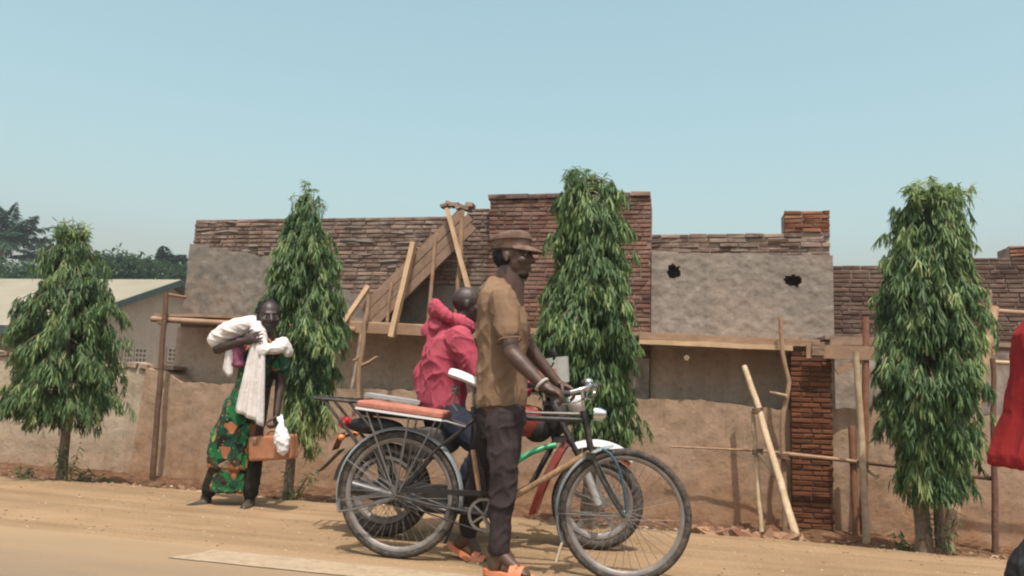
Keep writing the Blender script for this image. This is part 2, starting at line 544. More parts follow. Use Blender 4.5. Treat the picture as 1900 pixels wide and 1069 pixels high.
sheet('ground', [-900, -200, -40, -10, 10, 40, 200, 900], [-900, -200, -40, 0, 20, 60, 200, 900], lambda x, y: -1.9 if y < 7 else -.75, GRM)

# painted edge line, worn
def paint_material():
    m, nt, b = nt_new('worn_line_paint')
    pos = coords(nt, True)
    n1 = N(nt, 'ShaderNodeTexNoise', Scale=18.0, Detail=8.0, Roughness=.75); nt.links.new(pos, n1.inputs['Vector'])
    r = ramp(nt, [(.36, (.29, .2, .118)), (.5, (.38, .29, .185)), (.8, (.46, .37, .25))]); nt.links.new(n1.outputs['Fac'], r.inputs[0])
    nt.links.new(r.outputs[0], b.inputs['Base Color']); b.inputs['Roughness'].default_value = .8
    return m
PAINT = paint_material()
vs, fs = [], []
xs = [-2.56 + .06 * i for i in range(200)]
for i, x in enumerate(xs):
    y0 = 3.73 + .012 * noise.noise(V((x * 5, 1, 0))); y1 = 4.0 + .014 * noise.noise(V((x * 6, 7, 0)))
    if i == 0: x0a, x0b = x, x + .14
    else: x0a = x0b = x + .03
    vs += [(x0a, y0, plane_z(x, y0) + .004), (x0b, y1, plane_z(x, y1) + .004)]
    if i: fs.append((2 * i - 2, 2 * i, 2 * i + 1, 2 * i - 1))
me = bpy.data.meshes.new('road_marking'); me.from_pydata(vs, [], fs)
link('road_marking', me, PAINT)['kind'] = 'structure'

# ------------------------------------------------------------------ brickwork
BRICK_OLD = brick_mat('old_brick', (.115, .075, .06), (.2, .135, .105), (.32, .23, .18), (.34, .28, .225), .75)
BRICK_RED = brick_mat('red_brick', (.13, .05, .03), (.22, .088, .05), (.31, .14, .085), (.2, .115, .075), .4)
BRICK_DARK = brick_mat('dark_brick', (.09, .045, .035), (.17, .085, .06), (.27, .15, .11), (.3, .23, .18), .5)
MORTAR = mat('mortar', (.17, .125, .1), (.46, .385, .31), scale=6, rough=.95, bump=.5, bscale=40, ws=True)
MORTAR_RED = mat('earth_mortar', (.1, .055, .032), (.24, .14, .085), scale=12, rough=.95, bump=.5, bscale=40, ws=True)

def brick_geo(L, H, D, jit, rnd):
    """chamfered brick, origin at the middle of its front face"""
    c = .006
    def j(): return rnd.uniform(-jit, jit)
    vs = [V((x * L / 2, D, z * H / 2)) for x, z in ((-1,-1),(1,-1),(1,1),(-1,1))]
    vs += [V((x * L / 2 + j(), c * 1.2, z * H / 2 + j())) for x, z in ((-1,-1),(1,-1),(1,1),(-1,1))]
    vs += [V((x * (L / 2 - c) + j(), j() * 1.2, z * (H / 2 - c) + j())) for x, z in ((-1,-1),(1,-1),(1,1),(-1,1))]
    fs = [(8,9,10,11)]
    for a in range(4):
        b_ = (a + 1) % 4
        fs += [(4 + a, 4 + b_, 8 + b_, 8 + a), (a, b_, 4 + b_, 4 + a)]
    return vs, fs
rnd = random.Random(3)
VARIANTS = {}
def variants(key, L, H, D, jit):
    if key not in VARIANTS:
        out = []
        for k in range(16):
            out.append((*brick_geo(L, H, D, jit, rnd), min(.98, max(.02, rnd.gauss(.5, .24)))))
        VARIANTS[key] = (out, {})
    return VARIANTS[key]

def courses(x0, x1, z0, z1, pred, L=.175, H=.0455, gap=.01, seed=1, hdr=.12):
    """list of (x centre, z centre, length) of bricks in running bond"""
    r = random.Random(seed)
    out = []
    n = int(round((z1 - z0) / H))
    H2 = (z1 - z0) / n
    for j in range(n):
        zc = z0 + (j + .5) * H2
        x = x0 - (L * .5 if j % 2 else 0)
        while x < x1 - .03:
            l = L * r.uniform(.93, 1.07) * (.5 if r.random() < hdr else 1)
            a, b_ = max(x, x0), min(x + l, x1)
            if b_ - a > .045:
                xc = (a + b_) / 2
                if pred(xc, zc): out.append((xc, zc, b_ - a - gap))
            x += l
    return out, H2

def lay_bricks(parent, bricks, y, H, m, limit=300, key='b', jit=.004, prefer=None, gap=.009, proud=.006, seed=5, tilt=.006):
    r = random.Random(seed)
    vv, cache = variants(key, 1.0, H - gap, .06, jit)
    bl = list(bricks)
    if prefer and len(bl) > limit: bl.sort(key=prefer)
    rest = MB()
    for i, (x, z, l) in enumerate(bl):
        k = r.randrange(16)
        vs, fs, tint = vv[k]
        yy = y + r.uniform(-proud, proud)
        rot = r.uniform(-tilt, tilt)
        if i < limit:
            if (k, m.name) not in cache:
                mb = MB().add(vs, fs, tint); cache[(k, m.name)] = mb.mesh('brick')
                cache[(k, m.name)].materials.append(m)
            o = bpy.data.objects.new('brick', cache[(k, m.name)])
            COL.objects.link(o); o.parent = parent
            o.location = V((x, yy, z)) - V(parent.location)
            o.rotation_euler = (0, rot, 0)
            o.scale = (l, 1, 1)
        else:
            ca, sa = math.cos(rot), math.sin(rot)
            rest.add([(x + p.x * l, yy + p.y, z + p.z + p.x * l * -sa) for p in vs], fs, tint)
    if rest.v:
        o = rest.build('brickwork', m, parent, parent.location); o['kind'] = 'stuff'

def interp(poly):
    def f(x):
        if x <= poly[0][0]: return poly[0][1]
        for (xa, za), (xb, zb) in zip(poly, poly[1:]):
            if x <= xb: return za + (zb - za) * (x - xa) / (xb - xa)
        return poly[-1][1]
    return f
def px_poly(pts, y):
    w = [at(px, py, y) for px, py in pts]
    return interp([(p.x, p.z) for p in w])

def plaster(name, m, parent, x0, x1, bot, top, y, res=.022, relief=.012, rf=5.0, ragged=.02, th=.03, holes=(), grooves=(), slant=None, seed=0.0, org=None):
    """skin of render with lumps, a ragged top and real thickness"""
    nx = max(2, int((x1 - x0) / res)); 
    hmax = max(top(x0 + (x1 - x0) * i / 8) - bot for i in range(9))
    nz = max(2, int(hmax / res))
    bm = bmesh.new()
    grid = []
    for i in range(nx + 1):
        colv = []
        u = i / nx
        for j in range(nz + 1):
            x = x0 + (x1 - x0) * u
            t = j / nz
            tz = top(x) + ragged * noise.fractal(V((x * 9 + seed, 2.2, seed)), 1.0, 2.0, 3)
            z = bot + (tz - bot) * t
            if slant: x = slant(z) + (x1 - slant(z)) * u
            d = relief * noise.fractal(V((x * rf + seed, z * rf, seed)), 1.0, 2.0, 5)
            d += relief * 1.1 * noise.noise(V((x * .9, z * .9 + 4, seed)))
            for gx, gz0, gz1, gw, gd in grooves:
                wob = gx + .012 * noise.noise(V((z * 4, gx * 7, 0)))
                if gz0 < z < gz1:
                    d -= gd * math.exp(-((x - wob) / gw) ** 2)
            colv.append(bm.verts.new((x, y - d, z)))
        grid.append(colv)
    for i in range(nx):
        for j in range(nz):
            c = [grid[i][j], grid[i + 1][j], grid[i + 1][j + 1], grid[i][j + 1]]
            cx = sum(v.co.x for v in c) / 4; cz = sum(v.co.z for v in c) / 4
            skip = False
            for hx, hz, rx, rz in holes:
                q = 1 + .7 * noise.noise(V((cx * 19, cz * 19, 3)))
                if ((cx - hx) / rx) ** 2 + ((cz - hz) / rz) ** 2 < q: skip = True
            if not skip: bm.faces.new(c)
    be = [e for e in bm.edges if e.is_boundary]
    ex = bmesh.ops.extrude_edge_only(bm, edges=be)
    nv = [g for g in ex['geom'] if isinstance(g, bmesh.types.BMVert)]
    bmesh.ops.translate(bm, verts=nv, vec=(0, th, 0))
    lo = [v for v in bm.verts if not v.link_faces]
    bmesh.ops.delete(bm, geom=lo, context='VERTS')
    o_ = V(org if org is not None else (parent.location if parent else (0, 0, 0)))
    bmesh.ops.translate(bm, verts=bm.verts, vec=-o_)
    bmesh.ops.recalc_face_normals(bm, faces=bm.faces)
    me = bpy.data.meshes.new(name); bm.to_mesh(me); bm.free()
    me.polygons.foreach_set('use_smooth', [True] * len(me.polygons))
    try: me.set_sharp_from_angle(angle=math.radians(50))
    except Exception: pass
    return link(name, me, m, parent, None if parent else o_)

# ------------------------------------------------------------------ building under construction
YB = 7.9
PL_GREY = wall_mat('grey_plaster', (.165, .146, .122), (.265, .235, .198), (.4, .24, .14), -.4, .1, streak=.3, patch=((.27, .2, .15), .6))
PL_RIGHT = wall_mat('lumpy_plaster', (.215, .185, .152), (.35, .305, .255), (.4, .24, .14), -.4, .1, streak=.2, patch=((.34, .25, .185), .4))
bld = thing('unfinished_building', 'unfinished brick building with patchy grey plaster behind the scaffold', 'building', (-2.0, YB, -.35))
def core(xa, xb, za, zb, ya, yb, m=MORTAR, name='wall_core'):
    return MB().box(((xa + xb) / 2, (ya + yb) / 2, (za + zb) / 2), (xb - xa, yb - ya, zb - za)).build(name, m, bld, bld.location)
xA0, xA1 = at(362, 403, YB).x, at(908, 403, YB).x
zA = at(600, 404, YB).z
xT0, xT1 = at(909, 368, YB - .12).x, at(1209, 368, YB - .12).x
zT = at(1060, 368, YB - .12).z
xR1 = at(1541, 432, YB).x
zR = at(1330, 433, YB).z
xP0 = at(1455, 390, YB).x
zP = at(1500, 390, YB).z
xS0 = at(866, 385, YB).x
zS = at(885, 386, YB).z
core(xA0 + .01, xT0 - .002, -.4, zA - .012, YB + .016, YB + .3)
core(xS0 + .01, xT0 - .002, zA - .012, zS - .01, YB + .016, YB + .3)
core(xT0 + .008, xT1 - .008, -.4, zT - .012, YB - .12 + .016, YB + .42)
# right bay with two putlog openings
h1, h2 = at(1250, 504, YB), at(1470, 521, YB)
hw, hh = .1, .085
xs = [xT1 - .006, h1.x - hw, h1.x + hw, h2.x - hw, h2.x + hw, xR1 - .008]
zr = zR - .012
core(xs[0], xs[1], -.4, zr, YB + .016, YB + .3); core(xs[2], xs[3], -.4, zr, YB + .016, YB + .3); core(xs[4], xs[5], -.4, zr, YB + .016, YB + .3)
for h, a, b_ in ((h1, xs[1], xs[2]), (h2, xs[3], xs[4])):
    core(a, b_, -.4, h.z - hh, YB + .016, YB + .3); core(a, b_, h.z + hh, zr, YB + .016, YB + .3)
    core(a, b_, h.z - hh, h.z + hh, YB + .26, YB + .3)
core(xP0 + .01, xR1 - .008, zr, zP - .012, YB + .016, YB + .3)

topA = px_poly([(340, 452), (400, 458), (450, 470), (520, 480), (560, 500), (610, 525), (650, 543), (700, 548), (745, 540), (800, 532), (860, 528), (905, 540)], YB)
topR = px_poly([(1195, 463), (1260, 470), (1330, 472), (1400, 470), (1460, 474), (1545, 474)], YB)
bt = at(1200, 640, YB).z - .5
def predA(x, z):
    return z > topA(x) - .06
ba, hA = courses(xA0, xT0, zA - .93, zA, predA, seed=11)
bs, hS = courses(xS0, xT0, zA, zS, lambda x, z: True, seed=12)
bR, hR = courses(xT1, xR1, zR - .29, zR, lambda x, z: z > topR(x) - .04, L=.19, H=.05, seed=13)
bP, hP = courses(xP0, xR1, zR, zP, lambda x, z: True, seed=14, hdr=.2)
bT, hT = courses(xT0, xT1, zT - 1.62, zT, lambda x, z: True, seed=15)
tree_spans = [(at(500, 500, YB).x, at(625, 500, YB).x), (at(1020, 500, YB).x, at(1185, 500, YB).x)]
def hidden_last(b):
    return 1 if any(a < b[0] < c for a, c in tree_spans) else 0
lay_bricks(bld, ba, YB, hA, BRICK_OLD, 130, 'A', .0032, hidden_last, tilt=.009, seed=21)
lay_bricks(bld, bs, YB, hS, BRICK_OLD, 10, 'S', .0032, seed=22)
lay_bricks(bld, bR, YB, hR, BRICK_OLD, 28, 'R', .005, seed=23, tilt=.02, proud=.012)
lay_bricks(bld, bP, YB, hP, BRICK_RED, 22, 'P', .005, seed=24)
lay_bricks(bld, bT, YB - .12, hT, BRICK_DARK, 110, 'T', .002, hidden_last, seed=25)
# weathered cap course on the block
r = random.Random(8)
x = xT0 - .02
CAPM = brick_mat('cap_brick', (.1, .06, .05), (.16, .1, .085), (.25, .17, .14), (.3, .25, .2), .4)
while x < xT1:
    l = min(r.uniform(.18, .24), xT1 + .03 - x)
    if l > .05:
        MB().add(*brick_geo(l - .008, .05, .2, .005, r), r.random()).build('cap_brick', CAPM, bld, V(bld.location) - V((x + l / 2, YB - .14, zT + .027 + r.uniform(-.003, .003))))
    x += l
PL_SHADE_BAND = wall_mat('shade_band_plaster', (.48, .36, .265), (.64, .5, .385), (.3, .17, .09), -.4, .1, streak=.3)  # plaster under the deck; the shadow band's warm, lifted tone is put into its colour
ZD = at(620, 612, YB).z
plaster('plaster', PL_SHADE_BAND, bld, at(330, 620, YB).x, xT0 - .004, -.3, lambda x: ZD - .002, YB - .024, relief=.01, rf=7.0, ragged=.0, th=.05, seed=9.0)
ZD2 = at(1350, 640, YB).z
plaster('plaster', PL_SHADE_BAND, bld, xT1 + .002, xR1 + .012, -.3, lambda x: ZD2 - .002, YB - .024, relief=.01, rf=7.0, ragged=.0, th=.05, seed=10.0)
plaster('plaster', PL_GREY, bld, at(347, 560, YB).x, xT0 - .004, ZD, topA, YB - .026, relief=.010, rf=9.0, ragged=.035,
        slant=interp([(1.4, at(336, 610, YB).x), (1.8, at(345, 545, YB).x), (2.6, at(356, 440, YB).x)]), th=.05)
plaster('plaster', PL_RIGHT, bld, xT1 + .002, xR1 + .012, ZD2, topR, YB - .026, relief=.008, rf=11.0, ragged=.014, res=.015, holes=((h1.x, h1.z, .072, .072), (h2.x, h2.z, .078, .058)), th=.05, seed=4.0)
# bits of mortar smeared over the old brickwork
r = random.Random(19)
for k in range(26):
    px = r.choice([r.uniform(365, 520), r.uniform(630, 800)]); py = r.uniform(412, 500)
    p = at(px, py, YB)
    if p.z < topA(p.x) + .02: continue
    mb = MB(); mb.ell((p.x, YB + .002, p.z), (r.uniform(.04, .14), .016, r.uniform(.008, .018)), Matrix.Rotation(r.uniform(-.12, .12), 3, 'Y'), 10, 6)
    mb.build('mortar_smear', PL_GREY, bld, bld.location, True)

BRICK_DUN = brick_mat('dun_brick', (.07, .042, .034), (.13, .08, .062), (.22, .145, .115), (.26, .2, .16), .5)
# lower brick wall at the right
YF = 8.25
fw = thing('low_brick_wall', 'dark low brick wall running on behind the rightmost tree', 'wall', (2.5, YF, -.35))
xF0, xF1 = xR1 - .1, at(2050, 480, YF).x + 4.0
zF = at(1580, 492, YF).z
zF2 = at(1850, 478, YF).z
xF2 = at(1800, 478, YF).x
xF3, zF3 = at(1872, 455, YF).x, at(1885, 456, YF).z
MB().box(((xF0 + xF1) / 2, YF + .15, (zF - .4) / 2), (xF1 - xF0, .27, zF + .4 - .02)).build('wall_core', MORTAR, fw, fw.location)
MB().box(((xF2 + xF1) / 2, YF + .15, (zF + zF2) / 2 - .012), (xF1 - xF2, .27, zF2 - zF)).build('wall_core', MORTAR, fw, fw.location)
MB().box(((xF3 + xF1) / 2, YF + .15, (zF2 + zF3) / 2 - .012), (xF1 - xF3, .27, zF3 - zF2)).build('wall_core', MORTAR, fw, fw.location)
bF, hF = courses(xF0, xF1, zF - .82, zF, lambda x, z: True, seed=31)
lay_bricks(fw, bF, YF, hF, BRICK_DUN, 200, 'F', .0026, lambda b: abs(b[0] - 2.0), seed=32)
bF, hF = courses(xF2, xF1, zF, zF2, lambda x, z: True, seed=33)
lay_bricks(fw, bF, YF, hF, BRICK_DUN, 60, 'F2', .0026, seed=34)
bF, hF = courses(xF3, xF1, zF2, zF3, lambda x, z: True, seed=35)
lay_bricks(fw, bF, YF, hF, BRICK_RED, 60, 'F3', .005, seed=36)

# ------------------------------------------------------------------ boundary walls
PL_TAN = wall_mat('tan_plaster', (.325, .222, .145), (.47, .34, .235), (.33, .16, .07), -.35, .4, streak=.42, patch=((.36, .235, .145), .65))
PL_CREAM = wall_mat('cream_wash', (.38, .3, .215), (.54, .45, .335), (.34, .19, .095), -.3, .35, streak=.35, patch=((.4, .29, .19), .6))
YC = 7.55
topC = px_poly([(240, 680), (300, 688), (322, 698), (340, 711), (420, 712), (600, 720), (740, 724), (1190, 740), (1300, 743), (1450, 760), (1560, 758), (1900, 775), (2100, 785)], YC)
gr = []
for px, a, b_ in ((318, 690, 880), (346, 700, 880), (374, 712, 890), (405, 712, 870), (432, 712, 890), (470, 712, 800), (560, 720, 900), (1228, 745, 800), (1305, 742, 832), (1385, 750, 830), (1450, 760, 985)):
    p = at(px, a, YC)
    gr.append((p.x, at(px, b_, YC).z, p.z + .1, .012, .014))
xc1 = at(2080, 780, YC).x + 4.0
bw = thing('boundary_wall', 'tan plastered boundary wall with vertical cracks along the foot of the building', 'wall', (-2, YC, -.4))
plaster('plaster', PL_TAN, bw, at(272, 690, YC).x, xc1, -.42, topC, YC, res=.024, relief=.009, rf=5.0, ragged=.02, th=.3,
        grooves=gr, slant=interp([(-.25, at(236, 895, YC).x), (1.0, at(271, 690, YC).x), (1.3, at(272, 680, YC).x)]), seed=2.0)
YW = 7.66
topW = px_poly([(-300, 630), (0, 658), (60, 667), (230, 680), (300, 683)], YW)
cw = thing('compound_wall', 'cream washed compound wall behind the leftmost tree', 'wall', (-7, YW, -.4))
plaster('plaster', PL_CREAM, cw, at(-400, 700, YW).x, at(300, 700, YW).x, -.4, topW, YW, res=.03, relief=.012, rf=2.6, ragged=.018, th=.25, seed=6.0)
COPE = mat('coping_stone', (.28, .19, .13), (.44, .33, .24), scale=8, rough=.95, bump=.5, ws=True)
r = random.Random(2)
for px in range(-60, 332, 22):
    p = at(px, 672, YW)
    zt = topW(p.x) if px < 300 else at(px, 684, YW).z
    mb = MB().box((p.x, YW + .12, zt + .015), (r.uniform(.1, .17), .3, r.uniform(.03, .055)), Matrix.Rotation(r.uniform(-.12, .12), 3, 'Y'), .01)
    mb.build('coping_stone', COPE, cw, cw.location)

# brick pillar
BRICK_PIER = brick_mat('pier_brick', (.07, .024, .011), (.125, .044, .019), (.19, .075, .035), (.2, .11, .06), .3)
pil = thing('brick_pillar', 'orange red brick pillar standing against the boundary wall right of the leaning pole', 'pillar', (1.25, 7.42, -.4))
xp0, xp1 = at(1468, 800, 7.42).x, at(1547, 800, 7.42).x
zp1 = at(1500, 652, 7.42).z
MB().box(((xp0 + xp1) / 2, 7.42 + .125, (zp1 - .42) / 2), (xp1 - xp0 - .02, .22, zp1 + .42 - .01)).build('pillar_core', MORTAR_RED, pil, pil.location)
bp_, hpp = courses(xp0, xp1, -.4, zp1, lambda x, z: True, L=.17, seed=41, hdr=.2)
lay_bricks(pil, bp_, 7.42, hpp, BRICK_PIER, 300, 'PI', .003, seed=42, proud=.004)

# ------------------------------------------------------------------ scaffold
WOOD_PALE = mat('fresh_timber', (.46, .3, .165), (.6, .42, .26), scale=5, rough=.75, bump=.25, bscale=30, stretch=(1, 1, 1))
WOOD_TAN = mat('sawn_timber', (.27, .165, .1), (.4, .26, .165), scale=5, rough=.8, bump=.3, bscale=30, dust=((.3, .2, .13), .5))
WOOD_GREY = mat('weathered_timber', (.2, .125, .08), (.31, .205, .14), scale=6, rough=.88, bump=.35, bscale=30, dust=((.4, .31, .23), .5))
WOOD_DARK = mat('dark_pole_bark', (.11, .06, .036), (.2, .12, .075), scale=14, rough=.9, bump=.5, bscale=50)
WOOD_RED = mat('reddish_pole_bark', (.2, .085, .045), (.3, .15, .085), scale=14, rough=.9, bump=.5, bscale=50)
BARK_PALE = mat('peeled_pole', (.42, .3, .175), (.6, .46, .3), scale=12, rough=.75, bump=.3, bscale=40, dust=((.3, .2, .12), .45))
BARK_MID = mat('pole_bark', (.27, .165, .095), (.42, .28, .17), scale=14, rough=.85, bump=.45, bscale=50)

def crooked(pts, n=14, wob=.012, seed=0):
    out = []
    m = len(pts) - 1
    for i in range(n + 1):
        t = i / n * m
        k = min(int(t), m - 1); u = t - k
        p = pts[k].lerp(pts[k + 1], u)
        out.append(p + V((noise.noise(V((i * .45, seed, 0))), noise.noise(V((i * .45, seed, 5))), 0)) * wob)
    return out
def pole(name, label, pxs, r0, r1, m, group='scaffold poles', wob=.012, seed=0, ground=False, twigs=()):
    pts = [at(a, b_, y) for a, b_, y in pxs]
    if ground:
        p = pts[-1]; q = V((p.x, p.y, ground_h(p.x, p.y) - .05))
        if q.z < p.z: pts.append(q)
    c = crooked(pts, 16, wob, seed)
    rr = random.Random(seed)
    mb = MB().tube(c, [(r0 + (r1 - r0) * i / 16) * (1 + .08 * noise.noise(V((i * .7, seed, 2)))) for i in range(17)], 9)
    for i, d, l in twigs:
        mb.tube([c[i], c[i] + V(d) * l * .5, c[i] + V(d) * l + V((0, 0, .02))], [r1 * .7, r1 * .6, r1 * .45], 7)
    return single(name, mb, m, label, 'pole', group)
def plank(name, label, a, b_, w, h, m, group='scaffold planks', up=(0, 0, 1), jit=.004, cat='plank'):
    mb = MB()
    a, b_ = V(a), V(b_)
    n = 6
    pts = [a.lerp(b_, i / n) + V((0, 0, .006 * noise.noise(V((i * .9, a.x, a.y))))) for i in range(n + 1)]
    d = (b_ - a).normalized(); side = d.cross(V(up)).normalized(); u = side.cross(d)
    vs = []; fs = []
    for i, p in enumerate(pts):
        for s_, t_ in ((-1,-1),(1,-1),(1,1),(-1,1)):
            vs.append(p + side * s_ * w / 2 + u * t_ * h / 2 + V((random.uniform(-jit, jit), random.uniform(-jit, jit), random.uniform(-jit, jit))) * .5)
        if i:
            for k in range(4):
                fs.append(((i - 1) * 4 + k, (i - 1) * 4 + (k + 1) % 4, i * 4 + (k + 1) % 4, i * 4 + k))
    fs += [(3, 2, 1, 0), tuple(n * 4 + k for k in range(4))]
    mb.add(vs, fs)
    return single(name, mb, m, label, cat, group, smooth=False)

Y0 = 7.44
# front ledgers (the long horizontal logs) and the deck planks behind them
pole('scaffold_ledger', 'long horizontal log under the scaffold deck left of the second tree', [(282, 592, Y0 - .06), (420, 600, Y0 - .06), (660, 612, Y0 - .06)], .033, .03, WOOD_TAN, 'scaffold ledgers', .008, 3)
plank('scaffold_plank', 'pale plank edge on top of the left scaffold log beside the dark post', at(300, 585, Y0), at(560, 592, Y0), .14, .03, WOOD_TAN)
def deck(px0, py0, px1, py1, where, m):
    for k, yy in enumerate((7.5, 7.65, 7.79)):
        a, b_ = at(px0, py0, 7.45), at(px1, py1, 7.45)
        a = V((a.x, yy, a.z)); b_ = V((b_.x, yy, b_.z))
        plank('scaffold_plank', ('front', 'middle', 'rear')[k] + ' deck plank of the scaffold ' + where, a, b_, .142, .035, m)
deck(288, 584, 640, 598, 'left of the second tree', WOOD_TAN)
deck(645, 600, 1186, 620, 'between the second and third trees', WOOD_TAN)
deck(1188, 620, 1520, 634, 'right of the third tree', WOOD_TAN)
deck(1530, 626, 2050, 648, 'behind the rightmost tree', WOOD_GREY)
plank('scaffold_beam', 'thick sawn beam under the deck below the stair formwork', at(632, 607, 7.4), at(1000, 624, 7.4), .05, .1, WOOD_TAN, 'scaffold beams')
plank('scaffold_batten', 'thin bright batten lying along the deck below the stair formwork', at(648, 597, 7.4), at(800, 605, 7.4), .04, .02, WOOD_PALE, 'scaffold battens')
plank('scaffold_beam', 'upper edge board of the deck right of the third tree', at(1186, 624, 7.42), at(1520, 638, 7.42), .04, .05, WOOD_TAN, 'scaffold beams')
plank('scaffold_beam', 'lower edge board of the deck right of the third tree', at(1186, 634, 7.4), at(1470, 646, 7.4), .05, .045, WOOD_PALE, 'scaffold beams')
plank('form_board', 'wide upper formwork board right of the brick pillar', at(1540, 632, 7.36), at(1640, 634, 7.36), .04, .07, WOOD_GREY, 'formwork boards')
plank('form_board', 'wide lower formwork board resting on the brick pillar', at(1496, 652, 7.33), at(1622, 656, 7.33), .04, .12, WOOD_TAN, 'formwork boards')
plank('form_block', 'short upright wooden block at the top of the brick pillar', at(1518, 634, 7.3), at(1518, 660, 7.3), .1, .04, WOOD_GREY, 'formwork boards', up=(0, 1, 0))
plank('form_board', 'short slanting board under the formwork beside the pale pole', at(1552, 690, 7.34), at(1600, 668, 7.34), .035, .06, WOOD_TAN, 'formwork boards')

pole('scaffold_pole', 'dark upright post at the left end of the scaffold', [(308, 543, 7.3), (297, 700, 7.3), (283, 890, 7.3)], .026, .034, WOOD_DARK, seed=1, ground=True)
pole('scaffold_pole', 'crooked upright pole left of the pink jacket', [(684, 545, 7.34), (676, 620, 7.34), (664, 700, 7.34), (668, 900, 7.34)], .022, .028, BARK_MID, seed=4, ground=True, wob=.02, twigs=((7, (.9, 0, .4), .2), (6, (-.7, 0, -.6), .12)))
pole('scaffold_pole', 'crooked grey pole rising past the deck beside the brick pillar', [(1448, 588, 7.3), (1452, 660, 7.3), (1465, 715, 7.3), (1452, 775, 7.3), (1456, 980, 7.3)], .018, .024, BARK_MID, seed=6, ground=True)
pole('scaffold_pole', 'pale upright pole right of the brick pillar with a bright foot', [(1588, 653, 7.0), (1598, 800, 7.0), (1607, 990, 6.9)], .025, .032, BARK_PALE, seed=8, ground=True, wob=.008)
pole('scaffold_pole', 'reddish upright pole behind the pale pole reaching above the deck', [(1607, 588, 7.35), (1605, 800, 7.35), (1602, 960, 7.35)], .028, .034, WOOD_RED, seed=9, ground=True)
pole('scaffold_pole', 'short dark red stake between brick pillar and pale pole', [(1580, 790, 7.3), (1584, 880, 7.3), (1588, 960, 7.3)], .028, .03, WOOD_RED, seed=10, ground=True)
pole('scaffold_pole', 'thick pole leaning behind the rightmost tree', [(1845, 572, 7.3), (1815, 730, 7.0), (1782, 890, 6.6), (1758, 1010, 6.3)], .04, .05, BARK_MID, seed=11, ground=True)
pole('scaffold_pole', 'thin dark upright pole at the right edge below the red coat', [(1842, 665, 6.9), (1845, 850, 6.9), (1847, 1010, 6.9)], .02, .028, WOOD_DARK, seed=12, ground=True)
pole('scaffold_pole', 'thin stick standing above the deck right of the rightmost tree', [(1836, 538, 7.45), (1842, 660, 7.45)], .015, .017, BARK_MID, seed=13)
pole('scaffold_pole', 'bright peeled pole leaning left in front of the brick pillar', [(1381, 680, 7.3), (1408, 760, 7.1), (1446, 890, 6.7), (1480, 1005, 6.35)], .026, .034, BARK_PALE, seed=14, ground=True, wob=.008)
pole('scaffold_pole', 'thin short pole left of the bright leaning pole', [(1396, 765, 7.2), (1404, 850, 7.1), (1414, 1000, 6.9)], .018, .021, BARK_PALE, seed=15, ground=True)
pole('scaffold_ledger', 'thin horizontal stick across the wall left of the brick pillar', [(1245, 829, 7.38), (1400, 836, 7.34), (1470, 842, 7.3)], .008, .012, BARK_MID, 'scaffold ledgers', .006, 16)
pole('scaffold_ledger', 'horizontal stick tied across the face of the brick pillar', [(1452, 842, 7.26), (1530, 850, 7.26), (1665, 866, 7.26)], .02, .016, BARK_MID, 'scaffold ledgers', .006, 17)
pole('scaffold_ledger', 'horizontal stick behind the trunk of the rightmost tree', [(1610, 858, 7.1), (1720, 872, 7.1), (1852, 890, 6.95)], .018, .018, WOOD_DARK, 'scaffold ledgers', .008, 18)
pole('scaffold_ledger', 'horizontal pole at the right edge beside the red coat', [(1842, 672, 7.0), (1990, 680, 7.0)], .018, .018, BARK_PALE, 'scaffold ledgers', .004, 27)
pole('scaffold_ledger', 'upper horizontal pole at the right edge above the deck', [(1846, 577, 7.4), (1990, 588, 7.4)], .022, .022, WOOD_TAN, 'scaffold ledgers', .004, 28)
pole('tie_stick', 'short diagonal stick tied to the bright leaning pole', [(1404, 838, 7.12), (1442, 884, 6.75)], .014, .018, BARK_PALE, 'tie sticks', .003, 19)
pole('tie_stick', 'short stub poking out of the wall beside the crooked grey pole', [(1430, 728, 7.5), (1460, 735, 7.25)], .014, .014, BARK_PALE, 'tie sticks', .002, 20)
pole('tie_stick', 'round log end poking out of the wall under the right deck', [(1272, 665, 7.95), (1274, 664, 7.4)], .026, .026, BARK_MID, 'tie sticks', .002, 21)
pole('tie_stick', 'short pale stub pointing right behind the pale upright pole', [(1608, 870, 7.1), (1628, 884, 6.9)], .018, .02, BARK_PALE, 'tie sticks', .002, 22)
pole('tie_stick', 'short stub poking left above the left scaffold log', [(306, 546, 7.32), (345, 552, 7.8)], .016, .018, WOOD_TAN, 'tie sticks', .002, 23)
LASH = mat('sisal_rope', (.16, .1, .06), (.26, .17, .1), scale=30, rough=.9)
for k, (px, py, y, lab) in enumerate(((302, 598, 7.33, 'rope lashing where the dark post meets the left log'), (1455, 846, 7.28, 'rope lashing where the crooked grey pole meets the thin stick'), (1601, 862, 7.02, 'rope lashing on the pale upright pole'), (1406, 762, 7.1, 'rope lashing near the top of the bright leaning pole'), (1406, 838, 7.12, 'rope lashing where short pole meets thin stick'))):
    p = at(px, py, y)
    mb = MB()
    for j in range(4):
        mb.tube([p + V((math.cos(a) * .042, math.sin(a) * .045, (j - 1.5) * .013 + .006 * math.sin(a * 2 + j))) for a in [i * math.pi / 6 for i in range(12)]], .007, 6, closed=True)
    single('rope_lashing', mb, LASH, lab, 'rope', 'rope lashings')

